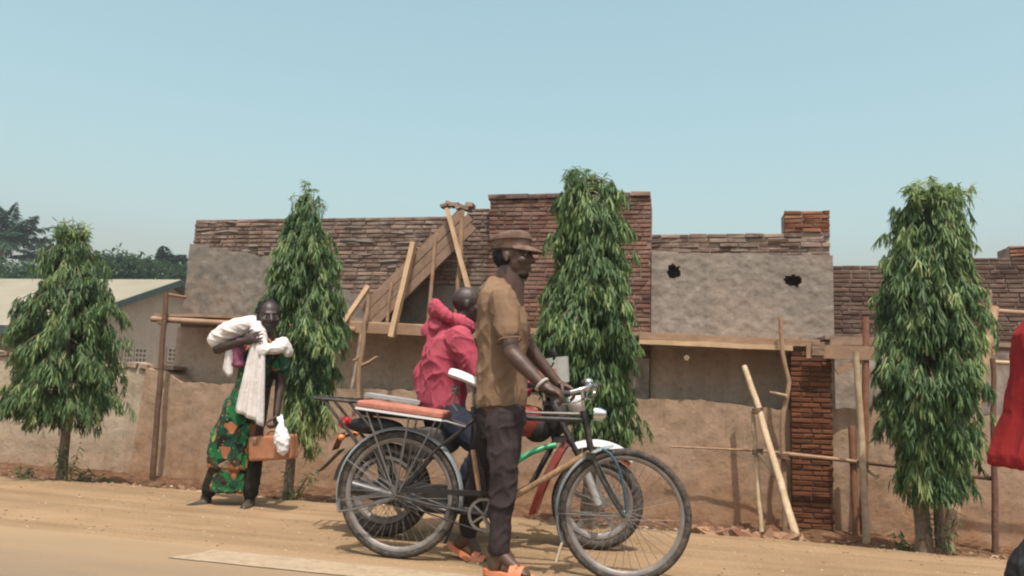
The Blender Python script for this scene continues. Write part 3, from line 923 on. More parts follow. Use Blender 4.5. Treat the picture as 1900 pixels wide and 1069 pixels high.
# stair formwork against the wall
sf = thing('stair_formwork', 'brown sloping stair formwork of boards rising to the wall top', 'formwork', at(760, 605, 7.6))
a0, b0 = at(676, 578, 7.55), at(858, 400, 7.55)
dn = (b0 - a0).normalized(); nrm = V((dn.z, 0, -dn.x))
for k in range(3):
    off = nrm * (.093 * k - .02)
    ea, eb = a0 + off - dn * (.0 + .03 * random.random()), b0 + off + dn * (.05 * random.random() - .12 * (k > 2))
    MB().beam(ea, eb, .035, .088, nrm, .004).build('board', WOOD_GREY, sf, sf.location)
u0, u1 = a0 - nrm * .075 + V((0, .17, 0)), b0 - nrm * .075 + V((0, .17, 0))
MB().beam(u0, u1, .3, .025, nrm, .004).build('soffit_board', WOOD_GREY, sf, sf.location)
for (pa, pb, ra) in (((684, 555), (680, 600), .02), ((726, 525), (718, 600), .017), ((808, 440), (794, 605), .02), ((858, 390), (846, 600), .024)):
    c = crooked([at(*pa, 7.52), at(*pb, 7.52)], 8, .012, pa[0])
    MB().tube(c, ra, 8).build('prop', BARK_MID, sf, sf.location, True)
r = random.Random(4)
for k in range(6):
    p = at(826 + k * 9.5, 383 - 4 * math.sin(k * 1.3), 7.62)
    MB().box(p, (r.uniform(.06, .11), .14, r.uniform(.03, .045)), Matrix.Rotation(r.uniform(-.5, .35), 3, 'Y'), .006, r.uniform(.6, 1)).build('loose_brick', BRICK_OLD, sf, sf.location)
plank('leaning_plank', 'long bright plank leaning left across the stair formwork to the deck', at(768, 450, 7.46), at(726, 626, 7.32), .05, .075, WOOD_PALE, 'bright planks', up=(0, 1, 0))
plank('leaning_plank', 'narrow bright plank crossing at the top of the stair formwork', at(829, 387, 7.5), at(872, 545, 7.44), .04, .05, WOOD_PALE, 'bright planks', up=(0, 1, 0))
plank('leaning_plank', 'short bright plank leaning left at the foot of the stair formwork', at(684, 531, 7.46), at(632, 608, 7.34), .045, .055, WOOD_PALE, 'bright planks', up=(0, 1, 0))

# ------------------------------------------------------------------ house at the left
YH = 18.0
def at_x(px, py, x):
    d = ray(px, py); return CAM_LOC + d * (x / d.x)
eave = at(95, 603, YH)
xg = eave.x
apex = at_x(336, 519, xg)
hz0 = -.75
house = thing('house', 'long low house with cream sheet roof and green bargeboard behind the compound wall', 'house', (xg, YH, hz0))
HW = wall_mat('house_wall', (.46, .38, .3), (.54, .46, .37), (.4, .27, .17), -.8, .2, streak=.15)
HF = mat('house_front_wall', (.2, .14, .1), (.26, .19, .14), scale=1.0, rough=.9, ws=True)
ROOF = mat('cream_roof_sheet', (.26, .235, .17), (.32, .29, .215), scale=.8, rough=.55, bump=.0, ws=True)
TRIM = mat('green_trim', (.035, .06, .05), (.06, .09, .075), scale=4, rough=.6)
yb = 2 * apex.y - YH
mb = MB()
gx = xg - .4
mb.add([(gx, YH + .5, hz0), (gx, yb - .5, hz0), (gx, yb - .5, eave.z - .1), (gx, apex.y, apex.z - .22), (gx, YH + .5, eave.z - .1),
        (gx - .2, YH + .5, hz0), (gx - .2, yb - .5, hz0), (gx - .2, yb - .5, eave.z - .1), (gx - .2, apex.y, apex.z - .22), (gx - .2, YH + .5, eave.z - .1)],
       [(0,1,2,3,4), (9,8,7,6,5), (0,5,6,1), (1,6,7,2), (2,7,8,3), (3,8,9,4), (4,9,5,0)])
mb.build('gable_wall', HW, house, house.location)
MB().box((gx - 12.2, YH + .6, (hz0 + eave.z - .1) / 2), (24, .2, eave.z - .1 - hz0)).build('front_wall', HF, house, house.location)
# roof sheets: corrugated strips
sl_v = V((0, apex.y - YH, apex.z - eave.z))
nsh = 26
for k in range(nsh):
    x1 = xg - k * .92; x0 = x1 - .9
    mb = MB(); vs = []; fs = []
    m_ = 16
    for i in range(m_ + 1):
        xx = x0 + (x1 - x0) * i / m_
        dz = .018 * (1 if i % 2 else -1)
        for t, extra in ((-.04, 0), (1.0, 0)):
            vs.append((xx, YH + sl_v.y * t, eave.z + sl_v.z * t + dz))
        vs.append((xx, yb + .2, eave.z + dz))
        if i: 
            fs += [(3 * i - 3, 3 * i, 3 * i + 1, 3 * i - 2), (3 * i - 2, 3 * i + 1, 3 * i + 2, 3 * i - 1)]
    mb.add(vs, fs); mb.build('roof_sheet', ROOF, house, house.location)
for ya, za, ybb, zb in ((YH - .1, eave.z - .11, apex.y, apex.z - .11), (yb + .1, eave.z - .11, apex.y, apex.z - .11)):
    MB().beam((xg + .02, ya, za), (xg + .02, ybb, zb), .05, .2).build('bargeboard', TRIM, house, house.location)
MB().box((xg - 12, YH - .2, eave.z - .16), (24, .05, .24)).build('fascia', TRIM, house, house.location)
VENT = mat('vent_block', (.5, .42, .33), (.58, .5, .4), scale=4, rough=.9)
VDARK = mat('vent_recess', (.16, .13, .1), (.2, .165, .13), scale=4, rough=.95)
for pa, pb in (((229, 646), (243, 674)), ((250, 646), (268, 673)), ((311, 646), (333, 671))):
    A, B = at_x(*pa, gx + .02), at_x(*pb, gx + .02)
    w = thing  # noqa
    wd = MB().box(((gx + .012), (A.y + B.y) / 2, (A.z + B.z) / 2), (.03, abs(B.y - A.y), abs(A.z - B.z))).build('vent_window', VDARK, house, house.location)
    for k in range(4):
        yy = A.y + (B.y - A.y) * k / 3
        MB().box((gx + .04, yy, (A.z + B.z) / 2), (.05, .05, abs(A.z - B.z) + .06)).build('bar', VENT, wd, house.location)
        zz = A.z + (B.z - A.z) * k / 3
        MB().box((gx + .043, (A.y + B.y) / 2, zz), (.05, abs(B.y - A.y) + .06, .05)).build('bar', VENT, wd, house.location)
# ------------------------------------------------------------------ vegetation
LEAF = leaf_mat('drooping_leaf', (.055, .12, .045), (.145, .24, .082), (.4, .48, .19), .4)
LEAF_FAR = leaf_mat('far_leaf', (.025, .07, .035), (.05, .11, .045), (.11, .17, .065), .25, .08)
PALM_LEAF = leaf_mat('palm_leaf', (.02, .056, .036), (.036, .09, .05), (.08, .13, .065), .15, .05)
BARK = mat('tree_bark', (.13, .095, .062), (.25, .19, .13), scale=16, rough=.9, bump=.6, bscale=60)

class Leaves:
    def __init__(s): s.v = []; s.f = []; s.t = []
    def leaf(s, p, d, L, W, nrm, tint, curl=.25):
        d = d.normalized()
        side = d.cross(nrm)
        if side.length < 1e-3: side = d.cross(V((1, .3, 0)))
        side.normalize(); up = side.cross(d)
        n = len(s.v)
        def q(t, w, c): return p + d * (L * t) + side * (W * w) - up * (L * curl * t * t) + up * (abs(w) * W * .35)
        s.v += [q(0, 0, 0), q(.3, .42, 0), q(.3, -.42, 0), q(.68, .36, 0), q(.68, -.36, 0), q(1, 0, 0), q(.3, 0, 0) - up * W * .12, q(.68, 0, 0) - up * W * .12]
        s.f += [(n, n + 1, n + 6), (n, n + 6, n + 2), (n + 1, n + 3, n + 7, n + 6), (n + 6, n + 7, n + 4, n + 2), (n + 3, n + 5, n + 7), (n + 7, n + 5, n + 4)]
        s.t += [tint] * 8
    def build(s, name, m, parent, org):
        me = bpy.data.meshes.new(name)
        o = V(org)
        me.from_pydata([tuple(p - o) for p in s.v], [], s.f)
        a = me.attributes.new('tint', 'FLOAT', 'POINT'); a.data.foreach_set('value', s.t)
        me.polygons.foreach_set('use_smooth', [True] * len(me.polygons))
        ob = link(name, me, m, parent); ob['kind'] = 'stuff'
        return ob

def street_tree(label, base_px, y, prof, n_tas, seed, young=None, trunk_r=.045, base2=None, holes=.0):
    """prof: (py, left px, right px) outline rows measured on the plane y"""
    r = random.Random(seed)
    rows = []
    for py, l, rr_ in prof:
        a, b_ = at(l, py, y), at(rr_, py, y)
        rows.append(((a.z + b_.z) / 2, a.x, b_.x))
    rows.sort()
    zs = [q[0] for q in rows]
    L = interp([(q[0], q[1]) for q in rows]); Rr = interp([(q[0], q[2]) for q in rows])
    ztop, zbot = zs[-1], zs[0]
    bp = at(*base_px, y); bz = ground_h(bp.x, y)
    root = thing('street_tree', label, 'tree', (bp.x, y, bz - .02), 0, 'street trees')
    org = root.location
    # trunk
    n = 14
    pts = []
    for i in range(n + 1):
        t = i / n
        z = bz - .06 + (ztop - .08 - bz) * t
        cx = (L(z) + Rr(z)) / 2 if z > zbot else bp.x
        w = sst(zbot - .4, zbot + .6, z)
        x = bp.x * (1 - w) + cx * w
        pts.append(V((x + .02 * noise.noise(V((i * .6, seed, 0))), y + .02 * noise.noise(V((i * .6, seed, 4))), z)))
    MB().tube(pts, [trunk_r * (1.25 if i == 0 else 1) * (1 - .85 * i / n) + .004 for i in range(n + 1)], 10).build('trunk', BARK, root, org, True)
    trunk_at = interp([(p.z, p.x) for p in pts])
    br = MB(); lv = Leaves()
    # weights by local width
    zl = [zbot + (ztop - zbot) * i / 60 for i in range(61)]
    wt = [max(.06, Rr(z) - L(z)) for z in zl]
    hw_max = max(wt) / 2
    n_br = int(n_tas / 2.5)
    # leading shoots at the tip
    for k in range(4):
        z0_ = ztop - .34
        q0 = V((trunk_at(z0_), y, z0_))
        e_ = V(((L(ztop) + Rr(ztop)) / 2 + r.uniform(-.05, .05) + (k % 2) * r.uniform(-.06, .06), y + r.uniform(-.05, .05), ztop + r.uniform(-.08, .06)))
        br.tube([q0, q0.lerp(e_, .5) + V((r.uniform(-.02, .02), 0, 0)), e_], [.007, .005, .002], 5, cap=False)
        for q in range(9):
            p = q0.lerp(e_, r.uniform(.25, 1))
            for i in range(9):
                a2 = r.uniform(0, 6.283)
                lv.leaf(p, V((math.cos(a2), math.sin(a2), r.uniform(-.7, .5))), r.uniform(.035, .07), r.uniform(.008, .014), V((0, 0, 1)), min(1, max(0, r.gauss(.5, .2))), r.uniform(.2, .6))
    for k in range(n_br):
        ze = min(ztop - .14, r.choices(zl, wt)[0] + r.uniform(-.02, .02))
        hw_ = max(.03, (Rr(ze) - L(ze)) / 2); cx = (Rr(ze) + L(ze)) / 2
        ang = r.uniform(0, 2 * math.pi)
        out = V((math.cos(ang), math.sin(ang), 0))
        reach = r.uniform(.52, 1.05)
        end = V((cx, y, ze)) + out * hw_ * reach
        top_zone = ze > ztop - .22
        rise = r.uniform(.12, .34) if not top_zone else -r.uniform(.05, .2)
        z0_ = min(ztop - .1, ze + rise * .7)
        q0 = V((trunk_at(z0_), y, z0_))
        ctrl = q0.lerp(end, .55) + V((0, 0, .12 if not top_zone else .02))
        pth = [q0 * (1 - t) ** 2 + ctrl * 2 * t * (1 - t) + end * t * t for t in [i / 8 for i in range(9)]]
        br.tube(pth, [.008 - .0007 * i for i in range(9)], 5, cap=False)
        br_t = max(.05, min(.8, r.gauss(.36, .17)))
        if young and young[0] < ze < young[1]: br_t = min(1, br_t + .3)
        nt_ = r.randint(9, 13) if not top_zone else r.randint(3, 5)
        for q in range(nt_):
            t = r.uniform(.25, 1.0) ** .75
            p = q0 * (1 - t) ** 2 + ctrl * 2 * t * (1 - t) + end * t * t
            p = p + V((r.gauss(0, .03), r.gauss(0, .03), r.gauss(0, .025)))
            tas_t = br_t + r.gauss(0, .1) + (.25 if r.random() < .2 else 0)
            drp = (out * r.uniform(.1, .6) + V((0, 0, -1)) + V((r.uniform(-.3, .3), r.uniform(-.3, .3), 0))).normalized()
            if top_zone: drp = (out * .15 + V((r.uniform(-.15, .15), r.uniform(-.15, .15), .6))).normalized()
            tw = r.uniform(.05, .15)
            for i in range(r.randint(16, 27)):
                u = r.random(); a2 = r.uniform(0, 2 * math.pi)
                ro = V((math.cos(a2), math.sin(a2), r.uniform(-.2, .4)))
                d = (ro * r.uniform(.2, .75) + out * .25 + V((0, 0, -r.uniform(.6, 1.3))))
                if top_zone: d = (ro * .5 + V((0, 0, r.uniform(-1.0, .25)))) * 1.0
                lv.leaf(p + drp * tw * u, d, r.uniform(.05, .105), r.uniform(.010, .018), V((r.uniform(-.3, .3), r.uniform(-.3, .3), 1)),
                        min(1, max(0, tas_t + r.gauss(0, .11))), r.uniform(.1, .5))
    for k in range(int(n_tas * .75)):
        z = min(ztop - .16, r.choices(zl, wt)[0] + r.uniform(-.02, .02))
        hw_ = max(.03, (Rr(z) - L(z)) / 2); cx = (Rr(z) + L(z)) / 2
        ang = r.uniform(0, 2 * math.pi); rad = r.uniform(.3, 1) ** .6 * .92
        out = V((math.cos(ang), math.sin(ang), 0))
        p = V((cx, y, z)) + out * hw_ * rad * .93 * (1 + .25 * noise.noise(V((math.cos(ang) * 1.6, math.sin(ang) * 1.6 + seed, z * 4.5))))
        tt = max(0, r.gauss(.32, .16))
        if young and young[0] < z < young[1]: tt = min(1, tt + .3)
        for i in range(20):
            a2 = r.uniform(0, 6.283); ro = V((math.cos(a2), math.sin(a2), r.uniform(-.2, .3)))
            lv.leaf(p + V((r.gauss(0, .02), r.gauss(0, .02), -r.uniform(0, .1))), ro * r.uniform(.2, .75) + out * .25 + V((0, 0, -r.uniform(.6, 1.3))), r.uniform(.05, .105), r.uniform(.01, .018),
                    V((r.uniform(-.3, .3), r.uniform(-.3, .3), 1)), min(1, max(0, tt + r.gauss(0, .11))), r.uniform(.1, .5))
    br.build('branches', BARK, root, org, True)
    lv.build('crown', LEAF, root, org)
    return root

street_tree('small weeping tree on the far left in front of the cream wall', (114, 890), 6.03,
            [(412, 120, 133), (440, 102, 160), (500, 80, 190), (560, 58, 210), (620, 40, 219), (680, 24, 220), (720, 24, 219), (750, 38, 205), (778, 85, 178)], 300, 51, trunk_r=.042)
street_tree('tall narrow weeping tree between the woman and the stair formwork', (535, 922), 6.1,
            [(345, 562, 582), (380, 548, 598), (430, 528, 608), (480, 514, 612), (530, 504, 626), (570, 496, 640), (620, 502, 636), (660, 524, 618), (700, 528, 608), (760, 528, 606), (800, 546, 598), (822, 566, 588)], 330, 52, young=(.05, .82), trunk_r=.04)
street_tree('large dense weeping tree behind the man in brown', (1092, 975), 5.78,
            [(312, 1066, 1078), (335, 1052, 1138), (380, 1034, 1160), (430, 1026, 1166), (500, 1020, 1176), (560, 1006, 1182), (620, 998, 1185), (680, 1006, 1188), (740, 1024, 1192), (780, 1062, 1190), (812, 1095, 1165)], 430, 53, trunk_r=.05)
street_tree('big dark weeping tree on the right among leaning poles', (1712, 1016), 6.05,
            [(338, 1708, 1765), (370, 1676, 1782), (420, 1656, 1796), (480, 1646, 1802), (540, 1630, 1816), (600, 1620, 1826), (680, 1616, 1826), (760, 1620, 1826), (820, 1644, 1824), (860, 1660, 1800), (905, 1665, 1775)], 540, 54, trunk_r=.055)
# second stem of the right tree
o = [t for t in bpy.data.objects if t.name.startswith('street_tree')][-1]
c = crooked([at(1745, 1016, 6.1), at(1738, 900, 6.1), at(1728, 780, 6.08)], 8, .02, 3)
MB().tube(c, [.035, .034, .033, .03, .03, .028, .026, .022, .018], 8).build('stem', BARK, o, o.location, True)

def palm(label, px, py, y, n, Lf, seed, up=.5, trunk_px=None):
    r = random.Random(seed)
    c = at(px, py, y)
    root = thing('palm_tree', label, 'palm', (c.x, y, -.7), 0, 'distant palms')
    pts = [V((c.x + .1 * math.sin(i), y, -.8 + (c.z + .8) * i / 8)) for i in range(9)]
    MB().tube(pts, [.3] + [.22] * 8, 8).build('trunk', BARK, root, root.location, True)
    for k in range(n):
        a = 2 * math.pi * k / n + r.uniform(-.2, .2)
        el = r.uniform(.15, 1.35)
        d = V((math.cos(a) * math.cos(el), math.sin(a) * math.cos(el), math.sin(el)))
        L = Lf * r.uniform(.8, 1.1)
        sag = r.uniform(.15, .45)
        lv = Leaves()
        m_ = 22
        prev = None
        for i in range(m_ + 1):
            t = i / m_
            p = c + d * (L * t) + V((0, 0, -L * sag * t * t))
            if i > 2:
                dd = (p - prev).normalized()
                sd = dd.cross(V((0, 0, 1)))
                if sd.length < .1: sd = V((1, 0, 0))
                sd.normalize()
                for s_ in (-1, 1):
                    for q in range(2):
                        ld = (sd * s_ * .9 + dd * .55 + V((0, 0, r.uniform(-.5, .15)))).normalized()
                        lv.leaf(p + dd * L / m_ * .5 * q, ld, L * .26 * math.sin(math.pi * min(1, .15 + t * .83)) + .08, .15, V((0, 0, 1)), r.uniform(.1, .75), .35)
            prev = p
        ob = lv.build('frond', PALM_LEAF, root, root.location)
        del ob['kind']
palm('big palm with wide fronds at the left edge behind the house roof', 0, 452, 42, 26, 3.5, 61)
palm('smaller palm just right of the big palm behind the roof', 92, 486, 46, 18, 2.6, 62)
palm('spiky palm standing left of the brick building corner', 312, 503, 44, 24, 2.2, 63)

def bushy(label, px, py_top, w_px, h_px, y, seed, n=240):
    r = random.Random(seed)
    top = at(px, py_top, y); lo = at(px, py_top + h_px, y)
    hw_ = abs(at(px + w_px / 2, py_top, y).x - top.x)
    root = thing('bushy_tree', label, 'tree', (top.x, y, -.7), 0, 'distant trees')
    MB().tube([V((top.x, y, -.8)), V((top.x + .1, y, lo.z)), V((top.x, y, (top.z + lo.z) / 2))], [.2, .16, .08], 8).build('trunk', BARK, root, root.location, True)
    lv = Leaves()
    cz, hz = (top.z + lo.z) / 2, (top.z - lo.z) / 2
    for k in range(n):
        a = r.uniform(0, 6.283); u = r.uniform(-1, 1)
        rr_ = r.uniform(.55, 1.0) * (1 + .25 * noise.noise(V((a * 1.6, u * 2, seed))))
        s_ = math.sqrt(1 - u * u)
        p = V((top.x + hw_ * rr_ * s_ * math.cos(a), y + hw_ * rr_ * s_ * math.sin(a), cz + hz * rr_ * u))
        tt = max(0, r.gauss(.4, .2))
        for i in range(12):
            d = V((r.gauss(0, 1), r.gauss(0, 1), r.gauss(0, .8)))
            lv.leaf(p + d * .12, d, r.uniform(.2, .4), r.uniform(.09, .16), V((0, 0, 1)), min(1, max(0, tt + r.gauss(0, .1))), .3)
    lv.build('crown', LEAF_FAR, root, root.location)
bushy('round bush tree below the palms at the far left', 30, 486, 130, 60, 36, 71)
bushy('bush tree peeping over the roof left of the small weeping tree', 120, 492, 110, 50, 37, 72)
bushy('bush tree over the roof just right of the small weeping tree', 215, 468, 90, 75, 38, 73)
bushy('lower bush tree between weeping tree and spiky palm', 268, 476, 80, 70, 40, 74)
bushy('dark bush tree beside the brick building corner', 345, 500, 60, 60, 38, 75)

def weed(label, px, y, h, n, seed, lean=0.0, dry=False):
    r = random.Random(seed)
    x = at(px, 900, y).x
    z0 = ground_h(x, y)
    root = thing('weed', label, 'plant', (x, y, z0 - .01), 0, 'roadside weeds')
    st = MB(); lv = Leaves()
    for k in range(n):
        a = r.uniform(0, 6.28); d = V((math.cos(a) * .4 + lean, math.sin(a) * .3, 1)).normalized()
        L = h * r.uniform(.6, 1.05)
        b_ = V((x + r.uniform(-.04, .04), y + r.uniform(-.04, .04), z0 - .01))
        st.tube([b_, b_ + d * L * .5, b_ + d * L + V((0, 0, -.02))], [.004, .003, .002], 5)
        for i in range(9):
            t = .25 + .75 * i / 8
            q = V((r.gauss(0, 1), r.gauss(0, 1), r.uniform(-.5, .4)))
            lv.leaf(b_ + d * L * t, q, r.uniform(.04, .09), r.uniform(.015, .028), V((0, 0, 1)), r.uniform(.0, .5), .4)
    st.build('stem', WOOD_DARK if dry else BARK, root, root.location)
    lv.build('leaves', LEAF, root, root.location)
weed('low leafy shoots at the foot of the small left tree', 128, 5.98, .38, 6, 81)
weed('straggly weed right of the small left tree', 152, 6.2, .2, 5, 82)
weed('dry weed at the verge left of the woman', 205, 6.35, .16, 5, 83, dry=True)
weed('twiggy weed by the trunk behind the brown suitcase', 545, 6.05, .34, 6, 84, .2)
weed('low weed against the cream wall at the left edge', 40, 6.3, .16, 6, 85)
weed('leafy shoots at the foot of the big right tree', 1735, 6.0, .45, 8, 86)
weed('low weed left of the big right tree trunk', 1672, 6.2, .2, 5, 87)

# ------------------------------------------------------------------ rubble along the verge
RUB = brick_mat('rubble_brick', (.14, .065, .036), (.25, .125, .07), (.36, .22, .14), (.36, .25, .16), .6)
def chunk(r, s):
    mb = MB()
    mb.box((0, 0, 0), (s * r.uniform(1, 1.9), s * r.uniform(.7, 1.1), s * r.uniform(.5, .8)), Matrix.Rotation(r.uniform(-.4, .4), 3, 'X') @ Matrix.Rotation(r.uniform(-.5, .5), 3, 'Y'), s * .16, min(1, max(0, r.gauss(.5, .25))))
    return mb
r = random.Random(90)
cm = []
for k in range(12):
    me = chunk(r, .07).mesh('broken_brick'); me.materials.append(RUB); cm.append(me)
spots = []
for k in range(70):
    px = r.choice([r.uniform(1275, 1400), r.uniform(1275, 1400), r.uniform(1420, 1500)])
    spots.append((px, r.uniform(6.02, 6.45), r.uniform(.5, 1.25), 'broken brick in the rubble strip between the bicycle front wheel and the brick pillar', 'rubble right of the bicycle'))
for k in range(18):
    spots.append((r.uniform(1775, 1880), r.uniform(6.0, 6.35), r.uniform(.5, .9), 'broken brick in the rubble below the red coat at the right', 'rubble at the right edge'))
for k in range(14):
    spots.append((r.uniform(930, 1040), r.uniform(6.05, 6.4), r.uniform(.6, 1.1), 'broken brick lying behind the motorcycle engine under the third tree', 'rubble behind the motorcycle'))
for k in range(16):
    spots.append((r.uniform(180, 370), r.uniform(6.02, 6.5), r.uniform(.4, .8), 'earth coloured stone on the verge left of the woman', 'stones left of the woman'))
for px, y, s_, lab, g in spots:
    p = at(px, 950, y)
    o = bpy.data.objects.new('broken_brick' if 'brick' in lab else 'stone', r.choice(cm))
    COL.objects.link(o)
    o.location = (p.x, y, ground_h(p.x, y) + .014 * s_ + (.045 * r.random() * sst(6.05, 6.2, y) if 'strip' in lab else 0))
    o.rotation_euler = (r.uniform(-.4, .4), r.uniform(-.4, .4), r.uniform(0, 6.28))
    o.scale = (s_, s_, s_)
    tag(o, lab, 'brick' if 'brick' in lab else 'stone', g)
# loose gravel and litter nobody could count
r = random.Random(91)
mb = MB()
for k in range(2600):
    x = r.uniform(-7, 4.2)
    y = CREST + .1 + abs(r.gauss(0, .35))
    if y > 7.4: continue
    s_ = r.uniform(.008, .028)
    mb.box((x, y, ground_h(x, y) + s_ * .25), (s_ * r.uniform(.8, 2), s_, s_ * .7), Matrix.Rotation(r.uniform(0, 3), 3, 'Z'), s_ * .25, r.random())
for k in range(1500):
    x, y = r.uniform(-6, 3.5), r.uniform(4.1, 6.1)
    s_ = r.uniform(.003, .011)
    mb.box((x, y, ground_h(x, y) + s_ * .3), (s_ * 1.4, s_, s_ * .8), Matrix.Rotation(r.uniform(0, 3), 3, 'Z'), s_ * .2, r.random())
o = mb.build('gravel', brick_mat('gravel', (.16, .09, .055), (.36, .23, .14), (.6, .47, .34), (.45, .32, .22), .5), None)
tag(o, 'loose gravel and crumbs scattered over the verge', 'gravel', kind='stuff')
lv = Leaves()
for k in range(900):
    x = r.uniform(-7, 4.2); y = CREST + .15 + abs(r.gauss(0, .5))
    if y > 7.4: continue
    a = r.uniform(0, 6.28)
    lv.leaf(V((x, y, ground_h(x, y) + .012)), V((math.cos(a), math.sin(a), r.uniform(-.05, .25))), r.uniform(.05, .11), r.uniform(.015, .028), V((0, 0, 1)), r.random(), .2)
o = lv.build('leaf_litter', leaf_mat('dry_leaf', (.08, .045, .02), (.2, .12, .05), (.34, .23, .11), .1), None, (0, 0, 0))
tag(o, 'dry fallen leaves lying along the foot of the wall', 'leaves', kind='stuff')
# ------------------------------------------------------------------ vehicles
STEEL = mat('bright_steel', (.24, .225, .21), (.36, .345, .325), scale=8, rough=.4, metal=.8, dust=((.35, .27, .19), .5))
RIM = mat('dull_rim', (.2, .18, .165), (.32, .3, .28), scale=12, rough=.5, metal=.4, dust=((.26, .19, .13), .6))
RUBBER = mat('dusty_rubber', (.03, .027, .025), (.065, .055, .047), scale=14, rough=.85, bump=.3, bscale=120, dust=((.3, .22, .15), .45))
BLACK = mat('black_enamel', (.012, .012, .013), (.025, .024, .023), scale=10, rough=.38, spec=.5, dust=((.22, .16, .11), .4))
BLACK_PLASTIC = mat('black_plastic', (.02, .02, .02), (.035, .034, .033), scale=8, rough=.6, dust=((.22, .16, .11), .35))
GUARD = mat('grey_mudguard', (.3, .36, .38), (.42, .46, .47), scale=6, rough=.4, metal=.35, dust=((.4, .32, .24), .55))
WHITE = mat('white_paint', (.74, .74, .72), (.82, .82, .8), scale=5, rough=.35, spec=.5, dust=((.55, .45, .35), .35))
WHITE_P = mat('white_plastic', (.7, .71, .7), (.8, .8, .79), scale=9, rough=.45)
RED = mat('red_paint', (.19, .018, .016), (.26, .03, .026), scale=4, rough=.3, spec=.5, dust=((.4, .22, .14), .35))
ORANGE_PAD = mat('faded_orange_pad', (.36, .11, .07), (.5, .2, .14), scale=10, rough=.75, bump=.4, bscale=50, dust=((.5, .33, .24), .5))
TANTAPE = mat('brown_tube_paint', (.3, .17, .085), (.44, .28, .15), scale=14, rough=.55, dust=((.06, .04, .03), .6))
GREEN = mat('green_tube', (.02, .27, .11), (.035, .36, .16), scale=6, rough=.4, spec=.5)
BLUE = mat('blue_cable', (.03, .07, .1), (.05, .11, .145), scale=8, rough=.5)
AMBER = mat('amber_lens', (.75, .22, .05), (.85, .3, .1), scale=8, rough=.2, spec=.6)
REDLENS = mat('red_lens', (.5, .02, .02), (.6, .04, .035), scale=8, rough=.15, spec=.6)
ENGINE = mat('engine_alloy', (.2, .19, .18), (.32, .31, .29), scale=14, rough=.5, metal=.6, dust=((.28, .2, .14), .6))
CHROME = mat('chrome', (.7, .7, .7), (.8, .8, .8), scale=4, rough=.12, metal=1.0)

def wheel(name, parent, c, R, tw, rim_w, spokes, steer=0.0, mag=False, rim_d=.018, hubr=.022):
    """c = hub centre in the vehicle's own frame; wheel object sits at the hub"""
    w = MB()
    hub = MB().lathe([(.006, -.05), (hubr, -.045), (hubr, -.036), (hubr * .65, -.03), (hubr * .65, .03), (hubr, .036), (hubr, .045), (.006, .05)], seg=18).build('wheel', STEEL, parent, None, True)
    hub.location = c
    hub.rotation_euler = (0, 0, steer)
    hub.name = name
    prof = []
    for k in range(12):
        a = 2 * math.pi * k / 12
        prof.append((R - tw / 2 + tw / 2 * math.cos(a), tw / 2 * math.sin(a)))
    MB().lathe(prof, seg=64).build('tyre', RUBBER, hub, None, True)
    ri = R - tw - .002
    MB().lathe([(ri + .006, -rim_w / 2), (ri + .006, rim_w / 2), (ri - rim_d * .4, rim_w / 2), (ri - rim_d, rim_w * .2), (ri - rim_d, -rim_w * .2), (ri - rim_d * .4, -rim_w / 2)], seg=64).build('rim', RIM, hub, None, True)
    sp = MB()
    for k in range(spokes):
        s_ = 1 if k % 2 else -1
        a = 2 * math.pi * k / spokes
        b_ = a + (.9 if (k // 2) % 2 else -.9) * (1 if not mag else 0)
        p0 = V((hubr * math.cos(b_), .034 * s_, hubr * math.sin(b_)))
        p1 = V(((ri - rim_d) * math.cos(a), .004 * s_, (ri - rim_d) * math.sin(a)))
        sp.tube([p0, p1], .0016 if not mag else .002, 5, cap=False)
    sp.build('spokes', STEEL, hub)
    return hub

def bez(p0, p1, p2, n=10):
    p0, p1, p2 = V(p0), V(p1), V(p2)
    return [p0 * (1 - t) ** 2 + p1 * 2 * t * (1 - t) + p2 * t * t for t in [i / n for i in range(n + 1)]]

